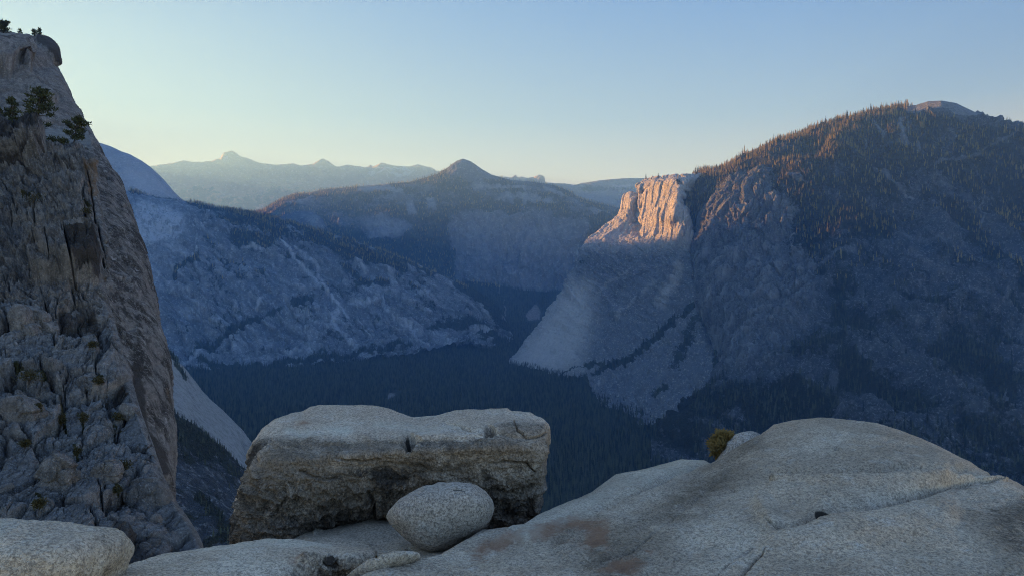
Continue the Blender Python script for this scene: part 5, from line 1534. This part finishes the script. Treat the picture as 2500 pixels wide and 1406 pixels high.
for x, y, h, lb, g in ((2466, 318, 15, 'lone conifer just beyond the foot of the bare grey dome top', G_RIGHT), (2491, 324, 27, 'tallest conifer against the sky beyond the bare grey dome top', G_RIGHT), (2479, 321, 11, 'short conifer between two others beyond the bare grey dome top', G_RIGHT), (2428, 299, 6, 'tiny tree on the sloping shoulder of the bare grey dome top', G_RIGHT), (2322, 251, 6, 'tiny tree on the very summit of the bare grey dome top', G_RIGHT), (1577, 440, 15, 'stubby tree standing on the tip of the sunlit orange cliff', G_NOSE), (1607, 438, 15, 'pointed tree just behind the tip of the sunlit orange cliff', G_NOSE)):
    d = surf_at(g, x, y + 3)
    o = bpy.data.objects.new('conifer', CM[int(x) % 6])
    COL.objects.link(o)
    o.location = W(x, y, d)
    k = h / F * d
    o.scale = (k * 1.5, k * 1.5, k)
    tag(o, lb, 'tree')

for nm, ol, lb, th, sd in (
        ('pointed_rock', [(37, 742), (57, 744), (70, 790), (95, 826), (98, 850), (70, 852), (46, 832), (35, 790)], 'tall pointed slab leaning on the cliff, nearer the picture edge than its twin', 1.2, 1),
        ('pointed_rock', [(61, 744), (90, 755), (116, 785), (139, 814), (136, 827), (106, 826), (80, 796)], 'pale slanting slab resting against the tall pointed slab', 1.0, 2),
        ('square_rock', [(309, 1198), (322, 1184), (398, 1183), (417, 1212), (415, 1238), (352, 1246), (314, 1238)], 'big square-edged block near the lower rim of the cliff, shadowed underneath', 1.0, 3),
        ('rounded_rock', [(110, 1135), (124, 1104), (146, 1100), (166, 1122), (179, 1182), (176, 1242), (140, 1252), (112, 1214), (103, 1172)], 'tall dark rounded block low on the cliff', 1.1, 4),
        ('long_rock', [(12, 972), (42, 964), (76, 974), (99, 1015), (96, 1032), (84, 1071), (60, 1076), (36, 1056), (19, 1020)], 'long pale cracked block standing upright on the cliff', 1.2, 5),
        ('upright_rock', [(302, 986), (320, 984), (338, 1010), (335, 1036), (312, 1027), (298, 1010)], 'pale upright stone on the rim of the cliff by the dark corner', .8, 6),
        ('square_rock', [(231, 1136), (262, 1122), (286, 1127), (291, 1174), (260, 1181), (229, 1172)], 'smaller grey block beside the bushy dark shrub on the cliff', .8, 7),
        ('flat_rock', [(186, 930), (222, 920), (236, 934), (232, 948), (196, 946)], 'flat-topped grey block under the slanting smooth slab', .7, 8)):
    cx, cy = np.mean([q[0] for q in ol]), np.mean([q[1] for q in ol])
    d = surf_at(G_CLIFF, cx, cy)

    def bf(V, px, att, th=th, sd=sd):
        att['streak'] = np.full(len(V), .3)
        att['veg'] = np.zeros(len(V))
        att['dark'] += .1
        e, r, t = voro(V / (1.1 * th), sd, .4, True)
        return .5 * th * t + .12 * th * (r[:, 1] - .5) - .1 * np.exp(-(e / .05) ** 2) + .05 * fbm(V / .5, 4, .6, sd)
    blob_rock(nm, ol, d + .25 * th, th * .8, M['cliff'], lb, 4.5, .0, .12, 0, sd, 60, bf)


# ------------------------------------------------------------------ air, sky, sun, camera
def haze():
    t = bpy.data.materials.new('haze')
    t.use_nodes = True
    n = t.node_tree
    n.nodes.clear()
    out = n.nodes.new('ShaderNodeOutputMaterial')
    v = n.nodes.new('ShaderNodeVolumePrincipled')
    v.inputs['Color'].default_value = (.225, .515, 1.0, 1)
    v.inputs['Density'].default_value = 6.0e-5
    v.inputs['Anisotropy'].default_value = .42
    n.links.new(v.outputs[0], out.inputs['Volume'])
    x0, x1, y0, y1, z0, z1 = -8900, 4600, -300, 18500, -800, 2860
    V = [(x, y, z) for x in (x0, x1) for y in (y0, y1) for z in (z0, z1)]
    Fc = [(0, 1, 3, 2), (4, 6, 7, 5), (0, 4, 5, 1), (2, 3, 7, 6), (0, 2, 6, 4), (1, 5, 7, 3)]
    o = mesh_obj('haze', V, Fc, t, None, 'thin morning haze filling the valley air', 'haze', 'stuff', None, False)


haze()
wd = bpy.data.worlds.new('World')
S.world = wd
wd.use_nodes = True
nt = wd.node_tree
bg = nt.nodes.get('Background')
sk = nt.nodes.new('ShaderNodeTexSky')
sk.sky_type = 'NISHITA'
sk.sun_disc = False
sk.sun_elevation = math.radians(SUN_EL)
sk.sun_rotation = math.radians(SUN_AZ)
sk.altitude = 1600
sk.air_density = 1.0
sk.dust_density = .0
sk.ozone_density = 1.6
tc = nt.nodes.new('ShaderNodeTexCoord')
sx = nt.nodes.new('ShaderNodeSeparateXYZ')
nt.links.new(tc.outputs['Generated'], sx.inputs[0])
def sky_ramp(stops):
    r = nt.nodes.new('ShaderNodeValToRGB')
    e = r.color_ramp.elements
    e[0].position, e[0].color = stops[0][0], (*stops[0][1], 1)
    e[1].position, e[1].color = stops[-1][0], (*stops[-1][1], 1)
    for q, c in stops[1:-1]:
        e.new(q).color = (*c, 1)
    nt.links.new(sx.outputs[2], r.inputs[0])
    return r.outputs[0]


warm = sky_ramp([(.04, (2.3, 1.04, .44)), (.13, (1.9, .98, .48)), (.22, (1.05, .80, .62)), (.36, (.57, .69, .82)), (.62, (1.5, 1.47, 1.58))])    # the sunrise side; unseen zenith brightened to light the scene
cool = sky_ramp([(.04, (.9, .85, .85)), (.36, (.9, .9, .95)), (.62, (1.5, 1.47, 1.58))])                                                    # the far side, zenith brightened likewise
fw = nt.nodes.new('ShaderNodeMapRange')
nt.links.new(sx.outputs[1], fw.inputs[0])
fw.inputs[1].default_value, fw.inputs[2].default_value = 0, .6
mw = nt.nodes.new('ShaderNodeMix')
mw.data_type = 'RGBA'
nt.links.new(fw.outputs[0], mw.inputs[0])
nt.links.new(cool, mw.inputs[6])
nt.links.new(warm, mw.inputs[7])
mx = nt.nodes.new('ShaderNodeMix')
mx.data_type, mx.blend_type = 'RGBA', 'MULTIPLY'
mx.inputs[0].default_value = 1
nt.links.new(sk.outputs[0], mx.inputs[6])
nt.links.new(mw.outputs[2], mx.inputs[7])
dt = nt.nodes.new('ShaderNodeVectorMath')                # sky colour dimmed towards the sun to weaken its glare
dt.operation = 'DOT_PRODUCT'
nt.links.new(tc.outputs['Generated'], dt.inputs[0])
dt.inputs[1].default_value = (math.sin(math.radians(SUN_AZ)), math.cos(math.radians(SUN_AZ)), .1)
fl = nt.nodes.new('ShaderNodeMapRange')
nt.links.new(dt.outputs['Value'], fl.inputs[0])
for i_, v_ in enumerate((.35, 1.0, 1.0, .52)):
    fl.inputs[1 + i_].default_value = v_
ml = nt.nodes.new('ShaderNodeMix')
ml.data_type, ml.blend_type = 'RGBA', 'MULTIPLY'
ml.inputs[0].default_value = 1
nt.links.new(mx.outputs[2], ml.inputs[6])
nt.links.new(fl.outputs[0], ml.inputs[7])
nt.links.new(ml.outputs[2], bg.inputs['Color'])
bg.inputs['Strength'].default_value = .05

sd = bpy.data.lights.new('sun', 'SUN')
sd.energy = 5.0
sd.angle = math.radians(.5)
sd.color = (1.0, .455, .105)
so = bpy.data.objects.new('sun', sd)
COL.objects.link(so)
az, el = math.radians(SUN_AZ), math.radians(SUN_EL)
so.rotation_euler = Vector((math.sin(az) * math.cos(el), math.cos(az) * math.cos(el), math.sin(el))).to_track_quat('Z', 'Y').to_euler()

cd = bpy.data.cameras.new('camera')
cd.sensor_width = 36
cd.lens = 36 * F / 2500
cd.clip_start = .05
cd.clip_end = 60000
co = bpy.data.objects.new('camera', cd)
COL.objects.link(co)
co.rotation_euler = (math.pi / 2, 0, 0)
S.camera = co

S.view_settings.view_transform = 'Standard'
S.view_settings.look = 'None'
S.view_settings.exposure = 2.66
S.cycles.use_denoising = True
S.cycles.denoising_prefilter = 'NONE'
S.cycles.filter_width = 1.0
S.cycles.max_bounces = 4
S.cycles.diffuse_bounces = 2
S.cycles.volume_bounces = 1
S.cycles.transparent_max_bounces = 4
